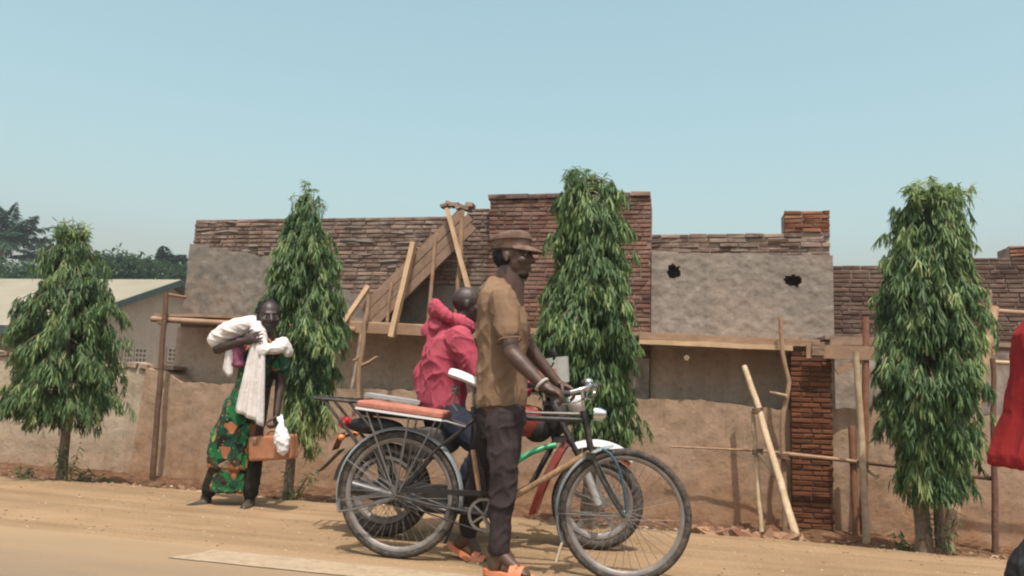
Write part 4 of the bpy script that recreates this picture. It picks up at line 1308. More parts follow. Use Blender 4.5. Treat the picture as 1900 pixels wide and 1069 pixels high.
def bicycle(label, loc, rz, L, steer=.0):
    """roadster: origin at the rear wheel's contact, x forward"""
    R = .345
    b_ = thing('bicycle', label, 'bicycle', loc, rz)
    rh, fh = V((0, 0, R)), V((L, 0, R))
    bb = V((.50, 0, .285)); st = V((.40, 0, .80)); ht, hb = V((L - .235, 0, .84)), V((L - .19, 0, .66))
    wheel('rear_wheel', b_, rh, R, .042, .03, 40)
    # steering turns about the head
    f = wheel('front_wheel', b_, fh, R, .042, .03, 36, steer)
    fr = MB()
    fr.tube([bb, st + V((-.012, 0, .05))], .0155, 10)
    fr.tube([st, ht - V((-.004, 0, .02))], .0145, 10)
    fr.tube([ht + V((-.008, 0, .03)), hb + V((.005, 0, -.02))], .0185, 12)
    for s_ in (-1, 1):
        fr.tube([bb + V((0, .03 * s_, 0)), V((.2, .04 * s_, .31)), rh + V((0, .06 * s_, 0))], .0095, 8)
        fr.tube([st + V((0, .012 * s_, -.02)), V((.2, .05 * s_, .6)), rh + V((0, .06 * s_, 0))], .008, 8)
    fr.tube([bb + V((0, -.04, 0)), bb + V((0, .04, 0))], .023, 12)
    fr.build('frame', BLACK, b_, None, True)
    MB().tube([bb + V((.01, 0, .01)), hb + V((0, 0, .0))], .0165, 10).build('down_tube', TANTAPE, b_, None, True)
    MB().tube([st + V((.05, .0, .028)), ht + V((-.03, 0, .012))], .008, 8).build('brake_rod', STEEL, b_, None, True)
    fk = MB()
    for s_ in (-1, 1):
        fk.tube(bez(hb + V((.008, .035 * s_, -.02)), V((L - .11, .05 * s_, .48)), fh + V((0, .055 * s_, 0)), 8), [.0135 - .0006 * i for i in range(9)], 8)
    fk.box(hb + V((.004, 0, -.022)), (.05, .1, .035))
    fk.build('fork', BLACK, b_, None, True)
    MB().tube(bez(hb + V((.06, -.05, .02)), V((L - .02, -.07, .66)), fh + V((.012, -.062, .02)), 8), .0075, 8).build('fork_brace', BLUE, b_, None, True)
    # mudguards
    g = MB().arcstrip(R + .022, -8, 200, .056, .003, rh, 30).build('rear_mudguard', GUARD, b_, None, True)
    sy = MB()
    for a, ys in ((152, 1), (190, 1), (152, -1), (190, -1)):
        e = rh + V(((R + .012) * math.cos(math.radians(a)), .028 * ys, (R + .012) * math.sin(math.radians(a))))
        sy.tube([rh + V((0, .05 * ys, 0)), e], .0035, 6)
    sy.build('stay', STEEL, g)
    g = MB().arcstrip(R + .022, 102, 208, .054, .003, fh, 24).build('front_mudguard', GUARD, b_, None, True)
    sy = MB()
    for ys in (-1, 1):
        e = fh + V(((R + .012) * math.cos(math.radians(183)), .027 * ys, (R + .012) * math.sin(math.radians(183))))
        sy.tube([fh + V((0, .05 * ys, 0)), e], .0038, 6)
    sy.build('stay', STEEL, g)
    a = math.radians(208)
    MB().box(fh + V(((R + .03) * math.cos(a), 0, (R + .03) * math.sin(a) - .04)), (.012, .07, .1), Matrix.Rotation(.25, 3, 'Y')).build('mud_flap', mat('pale_flap', (.55, .44, .3), (.62, .52, .38), rough=.7), b_)
    # carrier with pad
    cr = MB()
    z0, z1 = .80, .765
    for s_ in (-1, 1):
        cr.tube([V((-.27, .075 * s_, z0)), V((.26, .07 * s_, z1)), V((.36, .03 * s_, .74))], .0065, 8)
        for xx in (-.2, .05):
            cr.tube([V((xx, .075 * s_, z0 - .01)), rh + V((0, .065 * s_, .0))], .0055, 7)
        cr.tube([V((.2, .07 * s_, z1)), rh + V((.02, .065 * s_, .02))], .0055, 7)
    for xx in (-.27, -.1, .08, .25):
        cr.tube([V((xx, -.075, z0 + (xx + .27) * -.066)), V((xx, .075, z0 + (xx + .27) * -.066))], .0055, 7)
    cr.build('carrier', STEEL, b_, None, True)
    pd = MB()
    pd.box((-.005, 0, .828 - .018), (.5, .2, .042), Matrix.Rotation(.067, 3, 'Y'))
    o = pd.build('carrier_pad', ORANGE_PAD, b_)
    m_ = o.modifiers.new('bevel', 'BEVEL'); m_.width = .014; m_.segments = 3
    MB().box((-.005, -.102, .787), (.5, .004, .012), Matrix.Rotation(.067, 3, 'Y')).build('pad_piping', WHITE_P, b_)
    # saddle
    sd = MB()
    sp_ = V((.375, 0, .985))
    rings = []
    for i in range(11):
        t = i / 10
        x = -.12 + .25 * t
        w_ = .095 * (1 - t) ** .75 + .02
        if i == 0: w_ *= .7
        rings.append((sp_ + V((x, 0, .018 * (1 - 2 * t) + .02 * math.cos(t * 3.1))), w_))
    vs, fs = [], []
    for c_, w_ in rings:
        for k in range(10):
            a = 2 * math.pi * k / 10
            vs.append(c_ + V((0, w_ * math.cos(a), .032 * math.sin(a) if math.sin(a) > 0 else .022 * math.sin(a))))
    for i in range(10):
        for k in range(10):
            fs.append((i * 10 + k, i * 10 + (k + 1) % 10, (i + 1) * 10 + (k + 1) % 10, (i + 1) * 10 + k))
    fs += [tuple(range(9, -1, -1)), tuple(100 + k for k in range(10))]
    sd.add(vs, fs).build('saddle', WHITE_P, b_, None, True)
    MB().tube([st, V((.385, 0, .96))], .0125, 8).tube([V((.29, 0, .955)), V((.27, 0, .86)), V((.3, 0, .82))], .007, 7).build('seat_post', STEEL, b_, None, True)
    spg = MB()
    for s_ in (-1, 1):
        spg.tube([V((.28 + .012 * math.cos(q * 1.4), .05 * s_ + .012 * math.sin(q * 1.4), .91 + .0025 * q)) for q in range(22)], .003, 5)
    spg.build('saddle_spring', STEEL, b_, None, True)
    # handlebar, levers, bell
    hc = ht + V((-.02, 0, .14))
    MB().tube([ht, hc], .011, 8).build('stem', CHROME, b_, None, True)
    hbm = MB()
    for s_ in (-1, 1):
        pts = bez(hc, hc + V((.12, .2 * s_, .05)), hc + V((.03, .27 * s_, .01)), 8) + bez(hc + V((.03, .27 * s_, .01)), hc + V((-.04, .29 * s_, -.02)), hc + V((-.15, .275 * s_, -.03)), 6)[1:]
        hbm.tube(pts, .011, 9)
        hbm.tube(bez(hc + V((.05, .2 * s_, -.01)), hc + V((.06, .28 * s_, -.06)), hc + V((-.1, .275 * s_, -.075)), 8), .0055, 7)
    hbm.build('handlebar', CHROME, b_, None, True)
    for s_ in (-1, 1):
        MB().tube([hc + V((-.03, .285 * s_, -.018)), hc + V((-.16, .275 * s_, -.03))], .0165, 10).build('grip', BLACK_PLASTIC, b_, None, True)
    MB().ell(hc + V((.04, -.1, .045)), (.03, .03, .022)).build('bell', CHROME, b_, None, True)
    MB().tube(bez(hc + V((.06, -.15, .02)), hc + V((.14, -.08, .1)), hc + V((.04, .02, -.1)), 10), .003, 5).build('brake_cable', STEEL, b_, None, True)
    # drive
    CASE = mat('chain_case_paint', (.012, .012, .012), (.03, .026, .023), rough=.5)
    MB().beam((.0, -.058, .375), (.5, -.058, .40), .012, .026).tube([V((.5 + .115 * math.cos(q), -.058, .29 + .115 * math.sin(q))) for q in [math.pi * (.5 - .11 * k) for k in range(9)]], .011, 6).build('chain_guard', CASE, b_, None, True)
    ch = MB().lathe([(.075, -.003), (.09, -.003), (.09, .003), (.075, .003)], bb + V((0, -.048, 0)), 'Y', 32)
    for k in range(5):
        q = 2 * math.pi * k / 5
        ch.beam(bb + V((0, -.048, 0)), bb + V((.08 * math.cos(q), -.048, .08 * math.sin(q))), .012, .004, (0, 1, 0))
    ch.build('chainring', STEEL, b_)
    MB().tube([rh + V((0, -.048, .036)), bb + V((0, -.048, .09))], .0045, 5).tube([rh + V((0, -.048, -.036)), bb + V((0, -.048, -.09))], .0045, 5).build('chain', CASE, b_)
    for s_, a in ((-1, -.95), (1, math.pi - .95)):
        e = bb + V((.17 * math.cos(a), .085 * s_, .17 * math.sin(a)))
        cm_ = MB().tube([bb + V((0, .075 * s_, 0)), e], [.012, .009], 8).build('crank', STEEL, b_, None, True)
        MB().box(e + V((0, .055 * s_, 0)), (.09, .09, .022)).tube([e, e + V((0, .1 * s_, 0))], .006, 6).build('pedal', BLACK_PLASTIC, cm_)
    MB().tube([V((.41, -.03, .62)), V((.47, -.035, .36))], .014, 9).build('pump', TANTAPE, b_, None, True)
    st_ = MB()
    for s_ in (-1, 1):
        st_.tube([V((-.02, .075 * s_, R - .02)), V((-.24, .085 * s_, .25)), V((-.31, .085 * s_, .235))], .006, 6)
    st_.build('stand', STEEL, b_, None, True)
    MB().lathe([(.01, -.03), (.035, -.03), (.035, .0), (.02, .035), (.01, .035)], hc + V((.1, 0, -.12)), 'X', 16).build('lamp', CHROME, b_, None, True)
    return b_

rear_c, front_c = V((-1.50, 4.215, 0)), V((-.262, 4.236, 0))
dv = front_c - rear_c
BIKE_Z = plane_z(rear_c.x, rear_c.y) + .004
bike = bicycle('black roadster bicycle with orange carrier pad straddled by the man in brown', (rear_c.x, rear_c.y, BIKE_Z), math.atan2(dv.y, dv.x), dv.length)
bike.rotation_euler = (0, math.atan2(plane_z(rear_c.x, rear_c.y) - plane_z(front_c.x, front_c.y) + .02, dv.length), math.atan2(dv.y, dv.x))

def motorcycle(label, loc, rz, L):
    m_ = thing('motorcycle', label, 'motorcycle', loc, rz)
    R = .29
    rh, fh = V((0, 0, R)), V((L, 0, R - .005))
    w1 = wheel('rear_wheel', m_, rh, R, .085, .06, 36, hubr=.06, rim_d=.03)
    w2 = wheel('front_wheel', m_, fh, R - .005, .07, .05, 36, hubr=.05, rim_d=.028)
    for w_ in (w1, w2):
        sp = MB()
        for k in range(5):
            a = 2 * math.pi * k / 5 + .3
            sp.beam((0, 0, 0), (.19 * math.cos(a), 0, .19 * math.sin(a)), .03, .024, (0, 1, 0))
        sp.build('wheel_spider', RIM, w_)
    fr = MB()
    ht = V((L - .33, 0, .83)); hb = V((L - .27, 0, .66))
    fr.tube([hb, ht], .03, 10)
    fr.tube([ht + V((-.02, 0, -.05)), V((.62, 0, .68)), V((.3, 0, .66)), V((-.1, 0, .66))], .02, 8)
    fr.tube([hb, V((L - .42, 0, .36)), V((.7, 0, .24)), V((.45, 0, .25)), V((.36, 0, .62))], .018, 8)
    for s_ in (-1, 1):
        fr.tube([V((.42, .09 * s_, .3)), V((.2, .1 * s_, .29)), rh + V((0, .1 * s_, 0))], .02, 8)
        fr.tube([V((-.05, .11 * s_, .63)), V((.02, .12 * s_, .31))], .03, 10)
    fr.build('frame', BLACK, m_, None, True)
    ex = MB().tube([V((.75, -.1, .32)), V((.7, -.13, .22)), V((.4, -.14, .2)), V((.2, -.16, .24)), V((-.22, -.17, .33))], [.018, .018, .02, .045, .05], 12).build('exhaust', BLACK, m_, None, True)
    en = MB().ell((.56, 0, .33), (.17, .12, .11)).box((.66, 0, .47), (.12, .13, .18)).lathe([(.02, -.16), (.085, -.155), (.095, -.13), (.095, .13), (.085, .155), (.02, .16)], (.5, 0, .31), 'Y', 20)
    for k in range(6): en.box((.665, 0, .42 + .025 * k), (.17, .17, .008))
    en.build('engine', ENGINE, m_, None, True)
    cc = MB(); n = 24; pr = []
    for k in range(n):
        a = 2 * math.pi * k / n
        cx, rr_ = (.42, .06) if math.cos(a) > 0 else (0.0, .075)
        pr.append((cx + rr_ * math.cos(a), .29 + rr_ * math.sin(a)))
    cc.add([V((x, -.115, z)) for x, z in pr] + [V((x, -.09, z)) for x, z in pr], [tuple(range(n)), tuple(range(2 * n - 1, n - 1, -1))] + [(k, n + k, n + (k + 1) % n, (k + 1) % n) for k in range(n)]).build('chain_case', BLACK_PLASTIC, m_)
    tk = MB().loft([(V((.78, 0, .67)), .17, .1), (V((.79, 0, .73)), .21, .13), (V((.8, 0, .8)), .2, .125), (V((.82, 0, .85)), .13, .085), (V((.83, 0, .865)), .04, .03)], 20).build('fuel_tank', RED, m_, None, True)
    st = MB()
    rings = []
    for x, w_, z in ((.6, .09, .80), (.5, .12, .80), (.2, .13, .815), (-.05, .125, .825), (-.2, .09, .83)):
        rings.append((x, w_, z))
    vs, fs = [], []
    for x, w_, z in rings:
        for k in range(10):
            a = 2 * math.pi * k / 10
            vs.append(V((x, w_ * math.cos(a), z - .04 + .045 * math.sin(a))))
    for i in range(len(rings) - 1):
        for k in range(10): fs.append((i * 10 + k, i * 10 + (k + 1) % 10, (i + 1) * 10 + (k + 1) % 10, (i + 1) * 10 + k))
    fs += [tuple(range(9, -1, -1)), tuple(40 + k for k in range(10))]
    st.add(vs, fs).build('seat', mat('seat_vinyl', (.02, .02, .022), (.04, .04, .042), rough=.55, dust=((.25, .19, .14), .4)), m_, None, True)
    for s_ in (-1, 1):
        MB().ell((.28, .12 * s_, .6), (.17, .02, .1)).build('side_panel', BLACK_PLASTIC, m_, None, True)
    MB().ell((-.1, 0, .68), (.19, .08, .055)).build('tail_cowl', BLACK_PLASTIC, m_, None, True)
    MB().arcstrip(R + .05, 60, 172, .13, .004, rh, 20, .03).build('rear_mudguard', BLACK_PLASTIC, m_, None, True)
    MB().beam((-.3, 0, .52), (-.43, 0, .38), .12, .006, (1, 0, 1)).build('mud_flap', BLACK_PLASTIC, m_)
    MB().box((-.33, 0, .57), (.01, .16, .11), Matrix.Rotation(.35, 3, 'Y')).build('number_plate', mat('plate_back', (.3, .12, .06), (.4, .2, .12), rough=.6), m_)
    MB().ell((-.29, 0, .69), (.045, .075, .04)).build('tail_light', REDLENS, m_, None, True)
    for s_ in (-1, 1):
        MB().tube([V((-.24, .05 * s_, .62)), V((-.26, .14 * s_, .61))], .008, 6).build('indicator_stalk', BLACK_PLASTIC, m_)
        MB().ell((-.265, .16 * s_, .61), (.022, .026, .02)).build('indicator', AMBER, m_, None, True)
    ca = MB()
    for s_ in (-1, 1):
        ca.tube([V((.0, .13 * s_, .78)), V((-.15, .12 * s_, .83)), V((-.48, .1 * s_, .84))], .012, 8)
        ca.tube([V((-.02, .11 * s_, .6)), V((-.25, .11 * s_, .83))], .01, 8)
        ca.tube([V((-.15, .11 * s_, .55)), V((-.42, .1 * s_, .84))], .01, 8)
    for k in range(6):
        x = -.48 + .065 * k
        ca.tube([V((x, -.11, .842)), V((x, .11, .842))], .009, 7)
    ca.build('carrier', BLACK, m_, None, True)
    MB().box((.02, 0, .86), (.36, .17, .02), Matrix.Rotation(.1, 3, 'Y')).build('seat_cover', mat('grey_cover', (.28, .28, .29), (.4, .4, .4), rough=.6), m_)
    fk = MB()
    for s_ in (-1, 1):
        fk.tube([fh + V((0, .09 * s_, 0)), fh + V((-.1, .09 * s_, .24))], .028, 10)
    fk.build('fork_leg', mat('fork_alloy', (.45, .44, .42), (.6, .59, .56), rough=.4, metal=.5, dust=((.4, .3, .22), .5)), m_, None, True)
    fk = MB()
    for s_ in (-1, 1):
        fk.tube([fh + V((-.09, .09 * s_, .22)), ht + V((.02, .09 * s_, .05))], .018, 10)
    fk.box(ht + V((.0, 0, .05)), (.07, .22, .025)).box(hb + V((.02, 0, .0)), (.07, .22, .03))
    fk.build('fork_tube', BLACK, m_, None, True)
    MB().arcstrip(R + .075, 48, 118, .12, .005, fh + V((-.02, 0, .02)), 18, .035).build('front_mudguard', WHITE, m_, None, True)
    MB().arcstrip(R + .03, 52, 96, .1, .005, fh + V((.0, 0, .0)), 18, .02).build('mudguard_liner', RED, m_, None, True)
    ls = MB()
    vs, fs = [], []
    cl = bez((L - .2, 0, .66), (L - .33, 0, .45), (L - .40, 0, .2), 10)
    for i, p in enumerate(cl):
        w_ = .05 + .07 * math.sin(math.pi * (.15 + .7 * i / 10)); tk_ = .035
        for sx_, sy_ in ((.5, -1), (.9, -.6), (1, 0), (.9, .6), (.5, 1), (-.6, 1), (-.4, 0), (-.6, -1)):
            vs.append(p + V((tk_ * sx_, w_ * sy_, 0)))
        if i:
            for k in range(8): fs.append(((i - 1) * 8 + k, (i - 1) * 8 + (k + 1) % 8, i * 8 + (k + 1) % 8, i * 8 + k))
    fs += [tuple(range(7, -1, -1)), tuple(80 + k for k in range(8))]
    ls.add(vs, fs).build('leg_shield', RED, m_, None, True)
    MB().tube(bez((.72, -.17, .38), (.82, -.18, .58), (L - .27, -.1, .63), 12), .018, 9).build('crash_bar', GREEN, m_, None, True)
    hl = ht + V((.18, 0, .07))
    MB().lathe([(.005, -.06), (.05, -.05), (.075, -.01), (.082, .03), (.078, .04), (.005, .045)], hl, 'X', 24).build('headlight', WHITE, m_, None, True)
    MB().ell(ht + V((.05, 0, -.03)), (.085, .1, .13)).ell(ht + V((-.06, 0, -.1)), (.1, .09, .1)).build('front_cowl', BLACK_PLASTIC, m_, None, True)
    hd = MB()
    for s_ in (-1, 1):
        hd.tube([ht + V((.0, 0, .07)), ht + V((.01, .12 * s_, .09)), ht + V((-.02, .28 * s_, .17)), ht + V((-.1, .38 * s_, .16))], .011, 8)
    hd.build('handlebar', BLACK, m_, None, True)
    for s_ in (-1, 1):
        MB().tube([ht + V((-.06, .34 * s_, .165)), ht + V((-.13, .41 * s_, .155))], .017, 9).build('grip', BLACK_PLASTIC, m_, None, True)
        k_ = MB().tube([ht + V((-.03, .28 * s_, .17)), ht + V((.03, .33 * s_, .3))], .005, 6).build('mirror_stalk', BLACK, m_)
        MB().ell(ht + V((.03, .35 * s_, .35)), (.012, .055, .04)).build('mirror', BLACK_PLASTIC, k_, None, True)
    # small wrap-round screen tipped back over the instruments
    def visor(a0, a1, R0, z0, z1, n=14):
        vs, fs = [], []
        for i in range(n + 1):
            a = math.radians(a0 + (a1 - a0) * i / n)
            for rr_ in (R0, R0 - .006):
                for z in (z0, (z0 + z1) / 2, z1):
                    k = 1 + .35 * (z - z0) / .16
                    vs.append(ht + V((.0 + rr_ * k * math.cos(a) - .1 * math.cos(a) * z / .16 * .6, rr_ * k * math.sin(a) * .85, .17 + z + .02 * math.cos(a))))
            if i:
                p, q = 6 * (i - 1), 6 * i
                for u in (0, 1):
                    fs += [(p + u, q + u, q + u + 1, p + u + 1), (p + 3 + u, p + 4 + u, q + 4 + u, q + 3 + u)]
                fs += [(p, p + 3, q + 3, q), (p + 2, q + 2, q + 5, p + 5)]
        fs += [(0, 1, 4, 3), (1, 2, 5, 4), (6 * n, 6 * n + 3, 6 * n + 4, 6 * n + 1), (6 * n + 1, 6 * n + 4, 6 * n + 5, 6 * n + 2)]
        return MB().add(vs, fs)
    visor(-120, 120, .13, .0, .16).build('windscreen', mat('milky_screen', (.5, .5, .46), (.62, .62, .58), rough=.25, spec=.5), m_, None, True)
    visor(-126, -70, .137, .0, .09).build('screen_panel', mat('orange_panel', (.55, .24, .13), (.66, .33, .19), rough=.5), m_, None, True)
    MB().tube([ht + V((0, 0, .06)), ht + V((.04, 0, .2))], .01, 7).build('screen_bracket', BLACK, m_)
    pgs = MB()
    pgs.tube([V((.55, -.24, .25)), V((.55, .24, .25))], .012, 8)
    pgs.build('foot_pegs', BLACK, m_, None, True)
    MB().tube([V((.5, -.12, .26)), V((.42, -.2, .02))], .01, 7).build('side_stand', BLACK, m_)
    return m_
mr_, mf_ = V((-1.79, 4.80, 0)), V((-.47, 4.98, 0))
md = mf_ - mr_
MOTO = motorcycle('red motorcycle with white front mudguard parked behind the bicycle', (mr_.x, mr_.y, plane_z(mr_.x, mr_.y) + .004), math.atan2(md.y, md.x), md.length)
MOTO.rotation_euler = (0, math.atan2(plane_z(mr_.x, mr_.y) - plane_z(mf_.x, mf_.y), md.length), math.atan2(md.y, md.x))
# ------------------------------------------------------------------ people
SKIN = mat('dark_skin', (.065, .034, .022), (.11, .06, .04), scale=9, rough=.5, spec=.45, bump=.15, bscale=90)
SKIN2 = mat('deep_skin', (.032, .018, .013), (.058, .033, .024), scale=9, rough=.5, spec=.45, bump=.15, bscale=90)
HAIR = mat('black_hair', (.008, .007, .007), (.018, .016, .015), scale=60, rough=.85, bump=.9, bscale=180)
EYEW = mat('eye_white', (.3, .26, .23), rough=.35)
EYEB = mat('eye_dark', (.01, .008, .007), rough=.2)
def cloth(name, c1, c2, scale=5, bump=.5, bscale=26, rough=.9, dust=None, stretch=None):
    return mat(name, c1, c2, scale=scale, rough=rough, spec=.12, bump=bump, bscale=bscale, dust=dust, stretch=stretch)

def frame_of(fwd, up):
    f = V(fwd).normalized(); l = V(up).cross(f).normalized(); u = f.cross(l)
    return Matrix((f, l, u)).transposed()
def head_geo(mb, c, M, s=1.0, ears=True):
    def e(o, r): mb.ell(V(c) + M @ (V(o) * s), [q * s for q in r], M)
    e((-.012, 0, .03), (.1, .078, .09)); e((.028, 0, -.02), (.07, .064, .088)); e((.045, 0, -.082), (.042, .046, .034))
    e((.078, 0, .03), (.017, .05, .012)); e((.092, 0, -.055), (.014, .025, .009)); e((.09, 0, -.067), (.013, .022, .008))
    for sd in (-1, 1):
        e((.06, .045 * sd, -.02), (.028, .022, .024))
        if ears:
            e((-.012, .078 * sd, -.004), (.017, .009, .028)); e((-.008, .081 * sd, -.024), (.01, .007, .011))
    mb.capsule(V(c) + M @ (V((.088, 0, .018)) * s), V(c) + M @ (V((.11, 0, -.022)) * s), .011 * s, .016 * s)
    for sd in (-1, 1):
        e((.1, .014 * sd, -.024), (.011, .01, .009))
def eyes(parent, c, M, org, s=1.0):
    for sd in (-1, 1):
        p = V(c) + M @ (V((.079, .031 * sd, .008)) * s)
        w_ = MB().ell(p, (.0105 * s, .0125 * s, .006 * s), M, 10, 8).build('eye', EYEW, parent, org, True)
        MB().ell(p + M @ (V((.0065, 0, 0)) * s), (.0055 * s, .0065 * s, .0065 * s), M, 8, 6).build('iris', EYEB, w_, org, True)
def hand_geo(mb, w_, d, n, t, curl=(.5, .7, .6), s=1.0, spread=.1, th=.5):
    """wrist point, pointing direction, palm normal, thumb side"""
    d = V(d).normalized(); t = (V(t) - d * V(t).dot(d)).normalized(); n0 = d.cross(t)
    if n0.dot(V(n)) < 0: n0 = -n0
    n = n0
    M = Matrix((d, t, n)).transposed()
    mb.ell(w_ + d * .05 * s, (.052 * s, .043 * s, .019 * s), M)
    mb.capsule(w_, w_ + d * .03 * s, .026 * s, .026 * s)
    for k, (off, L) in enumerate(((.032, .074), (.011, .082), (-.011, .076), (-.031, .06))):
        p = w_ + (d * .088 + t * off) * s
        dd = (d + t * spread * off * 12).normalized()
        a = 0
        for j, fr in enumerate((.45, .32, .23)):
            a += curl[j]
            q = p + (dd * math.cos(a) + n * math.sin(a)) * L * fr * s
            mb.capsule(p, q, (.0095 - .001 * j) * s, (.009 - .001 * j) * s, 8, 2)
            p = q
    p = w_ + (d * .028 + t * .036) * s
    q = p + (d * .55 + t * .65 + n * th).normalized() * .042 * s
    r_ = q + (d * .85 + t * .2 + n * (th + .3)).normalized() * .034 * s
    mb.capsule(p, q, .0125 * s, .0105 * s, 8, 2); mb.capsule(q, r_, .0105 * s, .0085 * s, 8, 2)

def hem_ring(name, c, axis, rad, tr, m, parent, org, sq=1.0):
    ax = V(axis).normalized(); u = ax.cross(V((0, 1, 0)))
    if u.length < .1: u = ax.cross(V((1, 0, 0)))
    u.normalize(); w = ax.cross(u)
    return MB().tube([V(c) + u * rad * math.cos(a) + w * rad * sq * math.sin(a) + ax * .004 * noise.noise(V((a * 2, rad * 90, 0))) for a in [i * math.pi / 14 for i in range(28)]], tr, 6, closed=True).build(name, m, parent, org, True)
# ---- man in brown astride the bicycle
YM = 4.17
def jm(px, py, dy=0.0): return at(px, py, YM + dy)
gman = plane_z(-.9, YM)
man = thing('person', 'man in brown T-shirt and cap straddling the black bicycle', 'person', (-.9, YM, gman))
org = man.location
hc = jm(951, 478)
Mh = frame_of((1, -.08, .02), (-.06, 0, 1))
sk = MB()
head_geo(sk, hc, Mh, 1.06)
neck0, neck1 = hc + V((-.02, 0, -.07)), jm(940, 560)
sk.capsule(neck0, neck1, .062, .068); sk.capsule(hc + Mh @ V((.02, 0, -.1)), jm(960, 588), .05, .035)
# bare chest and shoulders under the shirt, hips and legs: one body
shn, shf = jm(934, 555, -.17), jm(934, 555, .17)
sk.loft([(jm(932, 770), .12, .16), (jm(930, 700), .11, .145), (jm(930, 620), .12, .165), (jm(932, 560), .1, .17), (jm(935, 538), .06, .09)], 16)
eln, wrn = jm(948, 655, -.235), jm(1008, 716, -.275)
elf, wrf = jm(985, 650, .25), jm(1035, 712, .26)
sk.chain([shn, shn.lerp(eln, .5), eln], [.054, .05, .042]); sk.chain([eln, eln.lerp(wrn, .3), wrn], [.042, .043, .029])
sk.chain([shf, elf], [.054, .042]); sk.chain([elf, wrf], [.042, .029])
hand_geo(sk, wrn, (.9, .05, -.32), (-.25, .35, -.9), (.2, 1, .1), (.75, .85, .5), 1.0, .03, .75)
hand_geo(sk, wrf, (.9, -.05, -.32), (-.25, -.35, -.9), (.2, -1, .1), (.75, .85, .5), 1.0, .03, .75)
hpn, hpf = jm(938, 775, -.09), jm(916, 775, .09)
knn, ann = jm(937, 890, -.15), jm(924, 1024, -.16)
knf, anf = jm(893, 882, .14), jm(868, 992, .2)
sk.chain([hpn, knn], [.08, .046]); sk.chain([knn, knn.lerp(ann, .3), ann], [.046, .046, .036])
sk.chain([hpf, knf], [.08, .046]); sk.chain([knf, knf.lerp(anf, .3), anf], [.046, .046, .036])
def foot_geo(mb, an, d, up, s=1.0):
    d = V(d).normalized(); up = (V(up) - d * V(up).dot(d)).normalized(); sd = up.cross(d)
    M = Matrix((d, sd, up)).transposed()
    b_ = an - up * .065 * s
    mb.capsule(an, b_ - d * .015, .038 * s, .036 * s)
    mb.capsule(an + d * .01, b_ + d * .11 * s + up * .0, .034 * s, .026 * s)
    mb.ell(b_ + d * .12 * s - up * .005, (.055 * s, .044 * s, .022 * s), M)
    for k in range(5):
        o_ = (k - 2) * .0165 * s
        mb.capsule(b_ + d * (.15 - .006 * abs(k - 1.2)) * s + sd * o_ - up * .008, b_ + d * (.19 - .012 * abs(k - 1.2)) * s + sd * o_ - up * .014, .0095, .0085, 8, 2)
    return b_, d, up, sd, M
fn = foot_geo(sk, ann + V((.0, 0, -.005)), (.97, -.22, -.02), (0, 0, 1))
ff = foot_geo(sk, anf, (.78, -.05, -.42), (.42, 0, .8))
blob(sk, 'body', SKIN, man, org, .0065, 3)
eyes(man, hc, Mh, org, 1.06)
b_ = blob(MB().ell(hc + Mh @ V((-.025, 0, .015)), (.092, .082, .09), Mh), 'hair', HAIR, man, org, .007, 2)
blob(MB().ell(hc + Mh @ V((.05, 0, -.098)), (.043, .046, .03), Mh), 'beard', HAIR, man, org, .006, 2)
# T-shirt
sh = MB()
sh.loft([(jm(930, 754), .132, .17, .0), (jm(931, 735), .137, .174), (jm(930, 690), .128, .162), (jm(932, 640), .13, .168), (jm(933, 600), .132, .18), (jm(930, 568), .122, .188), (jm(927, 548), .095, .17), (jm(925, 530), .075, .115), (jm(928, 517), .06, .075)], 24)
cuffn, cufff = shn.lerp(eln, .58), shf.lerp(elf, .58)
sh.capsule(shn + V((-.005, 0, .0)), cuffn, .074, .066); sh.capsule(shf, cufff, .074, .066)
sh.box(cuffn, (.001, .001, .001))
TSH = cloth('brown_cotton', (.19, .115, .068), (.265, .17, .105), scale=4, dust=((.33, .225, .145), .3))
blob(sh, 't_shirt', TSH, man, org, .008, 2, .016, (8, 8, 4), 3.0)
hem_ring('sleeve_hem', shn.lerp(eln, .78), eln - shn, .064, .004, TSH, man, org)
hem_ring('sleeve_hem', shf.lerp(elf, .78), elf - shf, .064, .004, TSH, man, org)
# trousers
tr = MB()
TRO = cloth('dark_trousers', (.03, .022, .023), (.055, .041, .041), scale=5, dust=((.07, .053, .05), .12))
tr.loft([(jm(928, 815), .095, .14), (jm(930, 780), .128, .16), (jm(931, 755), .116, .15), (jm(931, 742), .1, .13)], 22)
tr.chain([hpn + V((0, 0, -.02)), hpn.lerp(knn, .5), knn], [.11, .09, .07]); tr.chain([knn, knn.lerp(ann, .4), ann.lerp(knn, .08)], [.07, .064, .058])
tr.chain([hpf + V((0, 0, -.02)), hpf.lerp(knf, .5), knf], [.11, .09, .07]); tr.chain([knf, knf.lerp(anf, .4), anf.lerp(knf, .12)], [.07, .064, .058])
blob(tr, 'trousers', TRO, man, org, .008, 2, .02, (7, 7, 6), 8.0)
